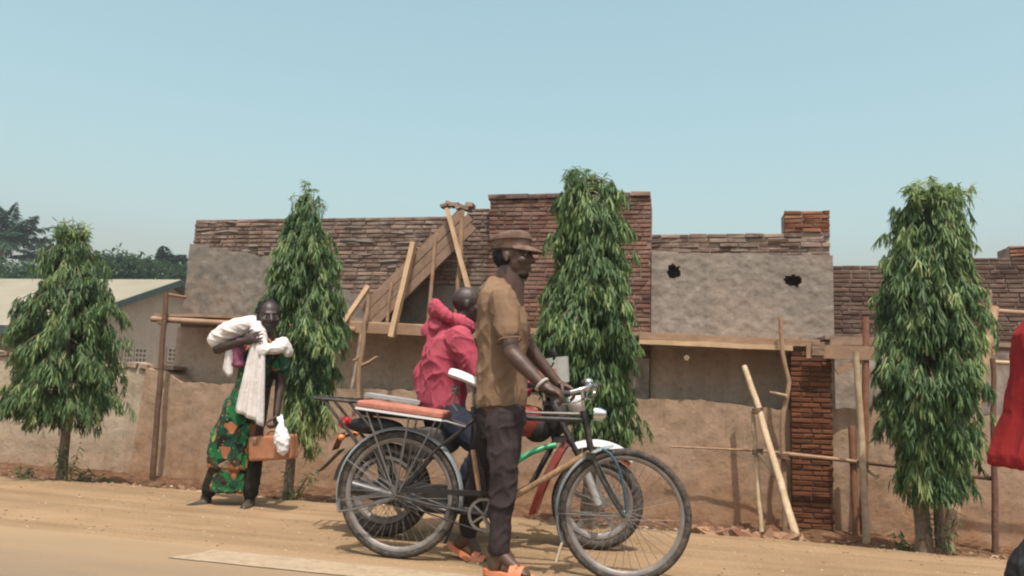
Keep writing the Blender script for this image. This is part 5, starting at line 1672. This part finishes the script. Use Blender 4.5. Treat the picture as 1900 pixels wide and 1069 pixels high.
# cap: soft crown, band, peak
CAPC = cloth('faded_cap', (.12, .075, .055), (.27, .18, .135), scale=22)
cp = MB()
def hp(x, y, z): return hc + Mh @ (V((x, y, z)) * 1.06)
vs, fs = [], []
prof = [(.103, .088, .038), (.108, .093, .062), (.108, .095, .085), (.112, .1, .1), (.104, .094, .118), (.06, .055, .13), (.01, .01, .132)]
for k, (rx, ry, z) in enumerate(prof):
    for i in range(24):
        a = 2 * math.pi * i / 24
        vs.append(hp(-.014 + rx * math.cos(a), ry * math.sin(a), z + .018 * math.cos(a) * (1 - k / 8) * -.3 + (.012 * math.cos(a) if k > 2 else 0)))
for k in range(len(prof) - 1):
    for i in range(24): fs.append((k * 24 + i, k * 24 + (i + 1) % 24, (k + 1) * 24 + (i + 1) % 24, (k + 1) * 24 + i))
fs += [tuple(range(23, -1, -1)), tuple(len(prof) * 24 - 24 + i for i in range(24))]
cap_o = cp.add(vs, fs).build('cap', CAPC, man, org, True)
pk = MB(); vs, fs = [], []
n = 14
for i in range(n + 1):
    a = -1.25 + 2.5 * i / n
    inner = (-.014 + .1 * math.cos(a), .088 * math.sin(a)); ext = .075 * max(0, math.cos(a * 1.2)) + .004
    for z in (0, .005):
        vs.append(hp(inner[0], inner[1], .05 + z + .004 * math.cos(a)))
        vs.append(hp(inner[0] + ext * math.cos(a * .3), inner[1] * (1 + ext * .6), .05 + z - ext * .38 - .012 * abs(math.sin(a))))
    if i:
        q = 4 * i
        fs += [(q - 4, q - 3, q + 1, q), (q - 2, q + 2, q + 3, q - 1), (q - 3, q - 1, q + 3, q + 1)]
pk.add(vs, fs).build('peak', CAPC, cap_o, org, True)
MB().tube([hp(-.014 + .111 * math.cos(a), .097 * math.sin(a), .088 + .004 * math.cos(a)) for a in [i * math.pi / 16 for i in range(32)]], .006, 6, closed=True).build('cap_seam', cloth('cap_seam_cloth', (.12, .07, .05), (.17, .11, .08)), cap_o, org, True)
# sandals
SAND = mat('orange_plastic_sandal', (.6, .17, .07), (.72, .25, .12), scale=6, rough=.45, spec=.4, dust=((.5, .34, .22), .4))
def sandal(parent, f, org, s=1.0):
    b_, d, up, sd, M = f
    mb = MB(); vs, fs = [], []
    outl = []
    for k in range(20):
        a = 2 * math.pi * k / 20
        x = .065 + .145 * math.cos(a); w_ = .048 + .012 * math.cos(a)
        outl.append((x, w_ * math.sin(a)))
    for z in (-.05, -.022):
        for x, y in outl: vs.append(b_ + d * x * s + sd * y + up * z)
    fs = [tuple(range(19, -1, -1)), tuple(20 + k for k in range(20))] + [(k, (k + 1) % 20, 20 + (k + 1) % 20, 20 + k) for k in range(20)]
    o = mb.add(vs, fs).build('sandal', SAND, parent, org, True)
    for x0 in (.1, .135):
        st_ = MB(); vs, fs = [], []
        for i in range(9):
            a = math.pi * i / 8
            for dx in (-.017, .017):
                for rr_ in (0, .005):
                    vs.append(b_ + d * (x0 + dx) + sd * (.05 + rr_) * math.cos(a) + up * (-.03 + (.052 + rr_) * math.sin(a) * (1.0 - (x0 - .1) * 4)))
            if i:
                q = 4 * i
                fs += [(q - 4, q, q + 2, q - 2), (q - 3, q - 1, q + 3, q + 1), (q - 4, q - 3, q + 1, q), (q - 2, q + 2, q + 3, q - 1)]
        st_.add(vs, fs).build('strap', SAND, o, org, True)
sandal(man, fn, org); sandal(man, ff, org)
d_ = (wrn - eln).normalized()
u_ = d_.cross(V((0, 1, 0))).normalized(); w_ = d_.cross(u_)
wb = eln.lerp(wrn, .96)
MB().tube([wb + (u_ * math.cos(a) + w_ * math.sin(a)) * .036 for a in [i * math.pi / 10 for i in range(20)]], .008, 7, closed=True).build('bracelet', mat('cream_band', (.42, .38, .32), (.5, .46, .4), rough=.5), man, org, True)

# ---- rider in the pink hooded jacket on the motorcycle
YR = 4.90
def jr(px, py, dy=0.0): return at(px, py, YR + dy)
rid = thing('person', 'bald man in pink hooded jacket seen from behind on the motorcycle', 'person', (-1.5, YR, plane_z(-1.5, YR)))
org = rid.location
hc = jr(868, 566)
fw_ = V((.86, .5, -.05)); left = V((-.5, .86, 0))
Mh = frame_of((.93, .32, -.08), (.05, .0, 1))
sk = MB()
head_geo(sk, hc, Mh, .98)
sk.capsule(hc + V((-.02, 0, -.07)), jr(850, 615), .06, .065)
yawb = math.atan2(fw_.y, fw_.x)
sk.loft([(jr(822, 770), .12, .16, yawb), (jr(825, 700), .11, .16, yawb), (jr(832, 640), .1, .17, yawb), (jr(840, 610), .06, .08, yawb)], 16)
S = jr(838, 632)
shl, shr = S + left * .175 + V((0, 0, 0)), S - left * .175
ell_, wrl = jr(786, 695, .12), jr(792, 752, .05)
elr, wrr = jr(886, 702, -.16), jr(985, 720, -.02)
sk.chain([shl, ell_, wrl], [.05, .04, .028]); sk.chain([shr, elr, wrr], [.05, .04, .028])
hand_geo(sk, wrl, (.25, .0, -1), (.9, .2, .2), (.2, -1, 0), (.35, .4, .3), 1.0)
hand_geo(sk, wrr, (1, .05, -.15), (0, .3, -1), (0, 1, 0), (.7, .8, .5), 1.0)
hip_l, hip_r = jr(822, 765) + left * .1, jr(822, 765) - left * .1
pg_r = MOTO.matrix_basis @ V((.56, -.24, .29)); pg_l = MOTO.matrix_basis @ V((.56, .24, .29))
kn_r = hip_r.lerp(pg_r, .5) + V((.2, -.1, .06)); kn_l = hip_l.lerp(pg_l, .5) + V((.2, .06, .06))
an_r, an_l = pg_r + V((-.05, 0, .09)), pg_l + V((-.05, 0, .09))
sk.chain([hip_r, kn_r, an_r], [.085, .058, .038]); sk.chain([hip_l, kn_l, an_l], [.085, .058, .038])
blob(sk, 'body', SKIN2, rid, org, .0075, 3)
eyes(rid, hc, Mh, org, .98)
PINK = cloth('pink_jacket_cloth', (.33, .045, .075), (.45, .085, .12), scale=4, dust=((.5, .15, .175), .3))
jk = MB()
jk.loft([(jr(820, 764), .135, .185, yawb), (jr(820, 748), .15, .2, yawb), (jr(822, 700), .15, .2, yawb), (jr(828, 660), .15, .21, yawb), (jr(834, 632), .135, .2, yawb), (jr(840, 612), .1, .13, yawb), (jr(843, 600), .075, .085, yawb)], 24)
jk.chain([shl, ell_, wrl.lerp(ell_, .1)], [.085, .068, .052]); jk.chain([shr, elr, wrr.lerp(elr, .12)], [.085, .07, .052])
blob(jk, 'jacket', PINK, rid, org, .007, 2, .015, (7, 7, 5), 12.0)
RIB = cloth('dark_pink_rib', (.24, .03, .05), (.32, .055, .08), scale=30)
hem_ring('cuff', wrl.lerp(ell_, .02), wrl - ell_, .045, .014, RIB, rid, org)
hem_ring('cuff', wrr.lerp(elr, .04), wrr - elr, .045, .014, RIB, rid, org)
# hood thrown back: a folded pouch behind the neck
hd = MB()
nb = jr(836, 606)
for k in range(15):
    a = -2.3 + 4.6 * k / 14
    p = nb - fw_ * (.03 + .085 * max(0, math.cos(a * .62))) + left * .125 * math.sin(a * .62) + V((0, 0, .045 + .06 * max(0, math.cos(a * .7))))
    hd.ell(p, (.034, .034, .04 + .026 * max(0, math.cos(a))))
tipp = jr(817, 570)
hd.capsule(tipp + V((0, 0, .012)), nb - fw_ * .07, .02, .055); hd.capsule(tipp, jr(795, 615), .022, .05)
hd.capsule(nb - fw_ * .08 + left * .03, S - fw_ * .13 + V((0, 0, -.06)), .06, .045)
for k in range(16):
    a = 2 * math.pi * k / 16
    hd.ell(jr(851, 600) + fw_ * .075 * math.cos(a) + left * .095 * math.sin(a) + V((0, 0, -.02 * math.cos(a))), (.036, .036, .045))
hd.ell(nb - fw_ * .07 + V((0, 0, -.01)), (.075, .09, .06), frame_of(fw_, (0, 0, 1)))
blob(hd, 'hood', PINK, rid, org, .007, 3, .01, (9, 9, 9), 22.0)
JEAN = cloth('dark_jeans', (.016, .019, .03), (.03, .036, .055), scale=6, dust=((.06, .06, .07), .3))
je = MB()
je.loft([(jr(822, 800), .1, .14, yawb), (jr(822, 775), .13, .17, yawb), (jr(822, 752), .125, .165, yawb)], 20)
je.chain([hip_r, hip_r.lerp(kn_r, .5), kn_r], [.108, .095, .078]); je.chain([kn_r, an_r.lerp(kn_r, .1)], [.078, .06])
je.chain([hip_l, hip_l.lerp(kn_l, .5), kn_l], [.108, .095, .078]); je.chain([kn_l, an_l.lerp(kn_l, .1)], [.078, .06])
blob(je, 'jeans', JEAN, rid, org, .01, 3, .01, (8, 8, 10), 31.0)
SHOE = mat('black_shoe', (.015, .014, .013), (.03, .027, .025), rough=.5, dust=((.25, .18, .12), .5))
for an in (an_r, an_l):
    mb = MB().capsule(an, an + V((-.02, 0, -.06)), .045, .042).capsule(an + V((-.01, 0, -.05)), an + V((.15, .02, -.075)), .042, .034).ell(an + V((.06, .01, -.09)), (.13, .045, .022))
    blob(mb, 'shoe', SHOE, rid, org, .008, 2)

# ---- woman carrying a suitcase
YWm = 5.44
def jw(px, py, dy=0.0): return at(px, py, YWm + dy)
wom = thing('person', 'woman in green patterned dress and white shawl walking along the verge', 'person', (-3.15, YWm, plane_z(-3.15, YWm)))
org = wom.location
hc = jw(499, 588)
Mh = frame_of((.62, -.78, -.1), (-.1, .05, 1))
sk = MB()
head_geo(sk, hc, Mh, 1.04)
sk.capsule(hc + V((-.02, .02, -.07)), jw(490, 645), .052, .058)
fwb = V((.45, -.89, 0)); lf = V((.89, .45, 0)); yb_ = math.atan2(fwb.y, fwb.x)
T = lambda px, py: jw(px, py, .04)
sk.loft([(T(455, 790), .1, .15, yb_), (T(470, 720), .1, .13, yb_), (T(482, 670), .1, .15, yb_), (T(488, 640), .07, .09, yb_)], 16)
sR, sL = jw(466, 628, .02), jw(520, 645, .08)
eR, wR = jw(404, 648, -.05), jw(452, 634, -.17)
eL, wL = jw(520, 712, .1), jw(513, 768, .02)
sk.chain([sR, eR], [.047, .04]); sk.chain([eR, wR], [.04, .027]); sk.chain([sL, eL, wL], [.046, .038, .027])
hand_geo(sk, wR, (.95, -.05, .3), (.1, .95, .0), (-.1, 0, 1), (.12, .25, .2), .95, .35, .2)
hand_geo(sk, wL, (.0, -.1, -1), (-.9, -.1, 0), (.3, -1, 0), (.9, 1.0, .6), .95, .03, .6)
hR, hL = jw(440, 780, -.02), jw(470, 780, .06)
kR, aR = jw(408, 858, -.04), jw(383, 922, -.02)
kL, aL = jw(470, 855, .02), jw(464, 922, .04)
sk.chain([hR, kR, aR], [.085, .056, .036]); sk.chain([hL, kL, aL], [.085, .056, .036])
blob(sk, 'body', SKIN2, wom, org, .0065, 3)
eyes(wom, hc, Mh, org, 1.04)
hr = MB().ell(hc + Mh @ V((-.03, 0, .045)), (.098, .09, .088), Mh)
rr_ = random.Random(5)
for k in range(60):
    u_ = V((rr_.gauss(0, 1), rr_.gauss(0, 1), rr_.gauss(0, 1))).normalized()
    if u_.z < -.2 or u_.x > .55: continue
    hr.ell(hc + Mh @ (V((-.03, 0, .045)) + V((u_.x * .096, u_.y * .088, u_.z * .086))), (.014, .014, .014), None, 8, 6)
blob(hr, 'hair', HAIR, wom, org, .006, 1)
# printed dress
def dress_mat():
    m, nt, b = nt_new('printed_dress')
    co = coords(nt)
    nz = N(nt, 'ShaderNodeTexNoise', Scale=6.0, Detail=2.0); nt.links.new(co, nz.inputs['Vector'])
    mx = N(nt, 'ShaderNodeMixRGB'); mx.inputs['Fac'].default_value = .12
    nt.links.new(co, mx.inputs['Color1']); nt.links.new(nz.outputs['Color'], mx.inputs['Color2'])
    vo = N(nt, 'ShaderNodeTexVoronoi', Scale=19.0); nt.links.new(mx.outputs[0], vo.inputs['Vector'])
    r = ramp(nt, [(0, (.014, .02, .014)), (.28, (.014, .02, .014)), (.29, (.018, .14, .045)), (.48, (.022, .17, .09)), (.49, (.02, .07, .04)), (.66, (.02, .055, .035)), (.67, (.34, .13, .06)), (.77, (.3, .2, .12)), (.78, (.05, .04, .025)), (.9, (.24, .3, .07))])
    r.color_ramp.interpolation = 'CONSTANT'
    nt.links.new(vo.outputs['Color'], r.inputs[0])
    vd = N(nt, 'ShaderNodeTexVoronoi', Scale=34.0); nt.links.new(mx.outputs[0], vd.inputs['Vector'])
    r2 = ramp(nt, [(.18, 1), (.24, 0)]); nt.links.new(vd.outputs['Distance'], r2.inputs[0])
    m2 = N(nt, 'ShaderNodeMixRGB'); m2.inputs['Color2'].default_value = (.34, .22, .12, 1)
    mu = N(nt, 'ShaderNodeMath', operation='MULTIPLY'); mu.inputs[1].default_value = .55
    nt.links.new(r2.outputs[0], mu.inputs[0]); nt.links.new(mu.outputs[0], m2.inputs['Fac']); nt.links.new(r.outputs[0], m2.inputs['Color1'])
    nt.links.new(m2.outputs[0], b.inputs['Base Color'])
    b.inputs['Roughness'].default_value = .85; b.inputs['Specular IOR Level'].default_value = .15
    return m
DRESS = dress_mat()
dr = MB()
dr.loft([(jw(430, 868), .168, .12, .1), (jw(430, 850), .172, .13, .1), (jw(433, 815), .17, .135, .05), (jw(444, 775), .145, .14), (jw(458, 735), .125, .13), (jw(472, 700), .12, .12), (jw(483, 665), .13, .125), (jw(488, 645), .115, .11), (jw(490, 632), .075, .075)], 26)
dr.chain([sL, eL.lerp(sL, .45)], [.07, .068]); dr.capsule(sR, sR.lerp(eR, .4), .07, .07)
dr.chain([hR, kR], [.11, .085])
dr.chain([jw(410, 812, 0), jw(402, 836, 0)], [.08, .07])
blob(dr, 'dress', DRESS, wom, org, .009, 2, .024, (9, 9, 3), 41.0)
LEGS = cloth('dark_skirt', (.016, .02, .013), (.04, .035, .024), scale=14)
lg = MB()
lg.loft([(jw(424, 913), .15, .1, .15), (jw(426, 880), .155, .11, .1), (jw(430, 840), .15, .11, .05), (jw(440, 800), .14, .12)], 22)
lg2 = MB().chain([kL, aL.lerp(kL, .12)], [.07, .058]).chain([kR, aR.lerp(kR, .2)], [.066, .056])
blob(lg2, 'leggings', LEGS, wom, org, .01, 3, .008, (9, 9, 8), 45.0)
blob(lg, 'underskirt', DRESS, wom, org, .01, 3, .01, (9, 9, 8), 44.0)
for an, dx in ((aR, -.06), (aL, .03)):
    mb = MB().capsule(an, an + V((-.01, .01, -.06)), .042, .04).capsule(an + V((0, 0, -.05)), an + V((dx, -.13, -.07)), .04, .032).ell(an + V((dx * .5, -.05, -.085)), (.05, .11, .016))
    blob(mb, 'shoe', SHOE, wom, org, .008, 2)
# white shawl: over the raised arm and shoulder, tail hanging down the front
SHAWL = cloth('white_shawl', (.7, .64, .6), (.8, .76, .72), scale=5)
sw = MB()
sw.chain([jw(488, 600, .02), jw(470, 600, .0), jw(444, 608, -.02), jw(414, 622, -.04), jw(402, 630, -.05)], [.04, .066, .082, .08, .066])
sw.ell(jw(436, 612, -.03), (.17, .1, .075), Matrix.Rotation(-.38, 3, 'Y'))
sw.chain([jw(478, 610, -.06), jw(486, 650, -.12)], [.058, .05])
sw.chain([jw(487, 648, -.1), jw(508, 648, -.05), jw(524, 640, .05), jw(530, 652, .08)], [.035, .045, .06, .055])
blob(sw, 'shawl', SHAWL, wom, org, .007, 12, .011, (6, 6, 12), 51.0)
def drape(name, tops, bots, m, parent, org, nv=18, nu=22, fold=.02, nf=3.0, sway=None):
    """hanging cloth between two edge lines (lists of points) with vertical folds"""
    def lin(pts, t):
        t *= len(pts) - 1; k = min(int(t), len(pts) - 2); return pts[k].lerp(pts[k + 1], t - k)
    vs, fs = [], []
    for j in range(nv + 1):
        v = j / nv
        for i in range(nu + 1):
            u = i / nu
            p = lin(tops, u).lerp(lin(bots, u), v)
            f = fold * (.35 + .65 * v) * (math.sin(u * nf * 6.28 + 1.3 * math.sin(v * 2.2)) + .4 * noise.noise(V((u * 5, v * 3, nf))))
            p = p + V((0, f, .012 * noise.noise(V((u * 4, v * 2, 9))) * v))
            vs.append(p)
    for j in range(nv):
        for i in range(nu):
            a = j * (nu + 1) + i
            fs.append((a, a + 1, a + nu + 2, a + nu + 1))
    o = MB().add(vs, fs).build(name, m, parent, org, True)
    md = o.modifiers.new('thick', 'SOLIDIFY'); md.thickness = .007; md.offset = 0
    return o
drape('shawl_tail', [jw(466, 632, -.15), jw(478, 628, -.16), jw(492, 632, -.13)], [jw(434, 762, -.16), jw(450, 770, -.18), jw(470, 780, -.17), jw(487, 792, -.15)], SHAWL, wom, org)
drape('shawl_end', [jw(420, 645, -.1), jw(436, 642, -.12)], [jw(412, 688, -.09), jw(426, 700, -.1), jw(432, 696, -.1)], SHAWL, wom, org, 8, 10, .01, 1.5)
PURP = cloth('purple_cloth', (.2, .055, .1), (.32, .12, .17), scale=7)
blob(MB().chain([jw(445, 640, -.1), jw(443, 670, -.1)], [.05, .042]).ell(jw(444, 676, -.1), (.06, .04, .03)), 'sash', PURP, wom, org, .008, 3, .008, (14, 14, 10), 55.0)

# suitcase and plastic bag in her hand
LEATH = mat('brown_suitcase', (.34, .135, .06), (.43, .19, .095), scale=7, rough=.55, spec=.35, bump=.2, bscale=70, dust=((.45, .28, .18), .35))
a, b2 = jw(469, 803, -.05), jw(546, 858, -.05)
ctr = (a + b2) / 2
sc_ = thing('suitcase', 'brown suitcase hanging from the hand of the woman', 'suitcase', (ctr.x, ctr.y, min(a.z, b2.z)))
Mx = Matrix.Rotation(.12, 3, 'Y') @ Matrix.Rotation(0, 3, 'Z')
wdt, hgt = (b2.x - a.x) * .98, (a.z - b2.z) * .9
Mx = Matrix.Rotation(-.1, 3, 'Y')
o = MB().box(ctr, (wdt, .13, hgt), Mx).build('shell', LEATH, sc_, sc_.location)
md_ = o.modifiers.new('bevel', 'BEVEL'); md_.width = .02; md_.segments = 3
o2 = MB().box(ctr, (wdt + .004, .012, hgt + .004), Mx).build('seam_band', mat('suitcase_band', (.2, .08, .04), (.26, .11, .06), rough=.6), sc_, sc_.location)
hb_ = ctr + Mx @ V((0, 0, hgt / 2))
MB().tube(bez(hb_ + Mx @ V((-.06, 0, -.005)), hb_ + Mx @ V((0, 0, .075)), hb_ + Mx @ V((.06, 0, -.005)), 10), .009, 8).build('handle', LEATH, sc_, sc_.location, True)
for sx_ in (-.11, .11):
    MB().box(ctr + Mx @ V((sx_, -.068, hgt / 2 - .035)), (.035, .012, .03), Mx).build('latch', STEEL, sc_, sc_.location)
pb = thing('plastic_bag', 'small white plastic bag hanging in front of the brown suitcase', 'bag', jw(524, 850, -.17))
BAGM = mat('white_film', (.72, .72, .7), (.8, .8, .79), rough=.4, scale=8)
bg_ = MB()
bg_.loft([(jw(526, 846, -.16), .015, .012), (jw(524, 835, -.16), .045, .03), (jw(523, 815, -.16), .06, .038), (jw(522, 798, -.15), .045, .028), (jw(521, 788, -.14), .02, .016)], 16)
bg_.chain([jw(521, 790, -.14), jw(516, 775, -.06)], [.012, .008]); bg_.chain([jw(525, 790, -.14), jw(522, 772, -.05)], [.012, .008])
blob(bg_, 'film', BAGM, pb, pb.location, .006, 2, .008, (25, 25, 18), 61.0)

# ---- passer-by in red at the right edge, a black bag at their feet
YP = 3.62
xr = at(1975, 870, YP).x
zr_ = plane_z(xr, YP)
px_ = thing('person', 'person in flared red coat standing at the right edge', 'person', (xr, YP, zr_))
org = px_.location
B = V((xr, YP, zr_))
def jp(x, y, z): return B + V((x, y, z))
hem = at(1840, 868, YP)
hw_ = xr - hem.x
zh = hem.z - zr_
sk = MB()
hc = jp(.05, .0, 1.55); Mh = frame_of((1, .06, -.05), (0, 0, 1))
head_geo(sk, hc, Mh, 1.03)
sk.capsule(hc + V((-.02, 0, -.07)), jp(.0, 0, 1.38), .06, .065)
sk.loft([(jp(0, 0, .85), .12, .16), (jp(0, 0, 1.1), .11, .15), (jp(0, 0, 1.3), .1, .17)], 16)
for s_ in (-1, 1):
    sh_, el_, wr_ = jp(.0, .18 * s_, 1.3), jp(.06, .26 * s_, 1.04), jp(.24, .22 * s_, .95)
    sk.chain([sh_, el_, wr_], [.05, .04, .028])
    hand_geo(sk, wr_, (.95, -.2 * s_, .05), (0, -s_, 0), (.1, 0, 1), (.3, .4, .3), 1.0, .08, .3)
    sk.chain([jp(.02, .09 * s_, .85), jp(.05, .1 * s_, .46), jp(.03, .1 * s_, .09)], [.085, .058, .038])
blob(sk, 'body', SKIN2, px_, org, .008, 3)
eyes(px_, hc, Mh, org, 1.03)
blob(MB().ell(hc + Mh @ V((-.02, 0, .03)), (.1, .083, .09), Mh), 'hair', HAIR, px_, org, .008, 2)
REDC = cloth('red_coat_cloth', (.27, .016, .018), (.36, .03, .03), scale=4)
ct = MB()
zt = [zh + .01, zh + .05, .95, 1.13, 1.28, 1.38]
ct.loft([(jp(.0, 0, zt[0]), hw_ * .96, .29, 0, .03), (jp(.0, 0, zt[1]), hw_ * .95, .3, 0, .03), (jp(.01, 0, zt[2]), hw_ * .77, .25, 0, .025), (jp(.0, 0, zt[3]), hw_ * .6, .22, 0, .02), (jp(.0, 0, zt[4]), .15, .2, 0, 0), (jp(.0, 0, zt[5]), .08, .09, 0, 0)], 72, True, 7)
for s_ in (-1, 1):
    ct.chain([jp(.0, .18 * s_, 1.29), jp(.06, .26 * s_, 1.04), jp(.2, .23 * s_, .97)], [.08, .07, .058])
blob(ct, 'coat', REDC, px_, org, .008, 1, .008, (9, 9, 4), 71.0)
tp = MB()
for s_ in (-1, 1):
    an_ = jp(.03, .1 * s_, .1)
    tp.chain([jp(.02, .09 * s_, .85), jp(.05, .1 * s_, .46), an_], [.105, .08, .06])
    blob(MB().capsule(an_, an_ + V((0, 0, -.05)), .045, .042).capsule(an_ + V((0, 0, -.055)), an_ + V((.16, 0, -.06)), .04, .034), 'shoe', SHOE, px_, org, .009, 2)
blob(tp, 'trousers', TRO, px_, org, .011, 3, .01, (8, 8, 9), 77.0)
bgp = at(1918, 1060, 4.5)
bz_ = plane_z(bgp.x, bgp.y)
bag = thing('bag', 'bulging black bag on the ground at the bottom right corner', 'bag', (bgp.x, bgp.y, bz_))
q = V(bag.location)
mb = MB().loft([(q + V((0, 0, .01)), .11, .1), (q + V((0, 0, .08)), .135, .12), (q + V((0, 0, .22)), .12, .11), (q + V((.02, 0, .31)), .08, .07), (q + V((.03, 0, .35)), .04, .03)], 20)
blob(mb, 'sack', mat('black_bag_cloth', (.012, .012, .014), (.025, .024, .026), rough=.6), bag, q, .009, 3, .012, (12, 12, 9), 81.0)
MB().tube(bez(q + V((-.02, 0, .29)), q + V((.03, 0, .46)), q + V((.08, 0, .29)), 10), .008, 7).build('handle', BLACK_PLASTIC, bag, q, True)

# ------------------------------------------------------------------ air
hz = MB().box((-15, 28, 4.0), (90, 84, 14.0)).build('haze', None)
hz['kind'] = 'stuff'
m = bpy.data.materials.new('haze_air'); m.use_nodes = True
nt = m.node_tree; nt.nodes.clear()
pv = nt.nodes.new('ShaderNodeVolumePrincipled'); pv.inputs['Color'].default_value = (.8, .88, .92, 1)
pv.inputs['Density'].default_value = .0014; pv.inputs['Anisotropy'].default_value = .2
ov = nt.nodes.new('ShaderNodeOutputMaterial'); nt.links.new(pv.outputs[0], ov.inputs['Volume'])
hz.data.materials.append(m)
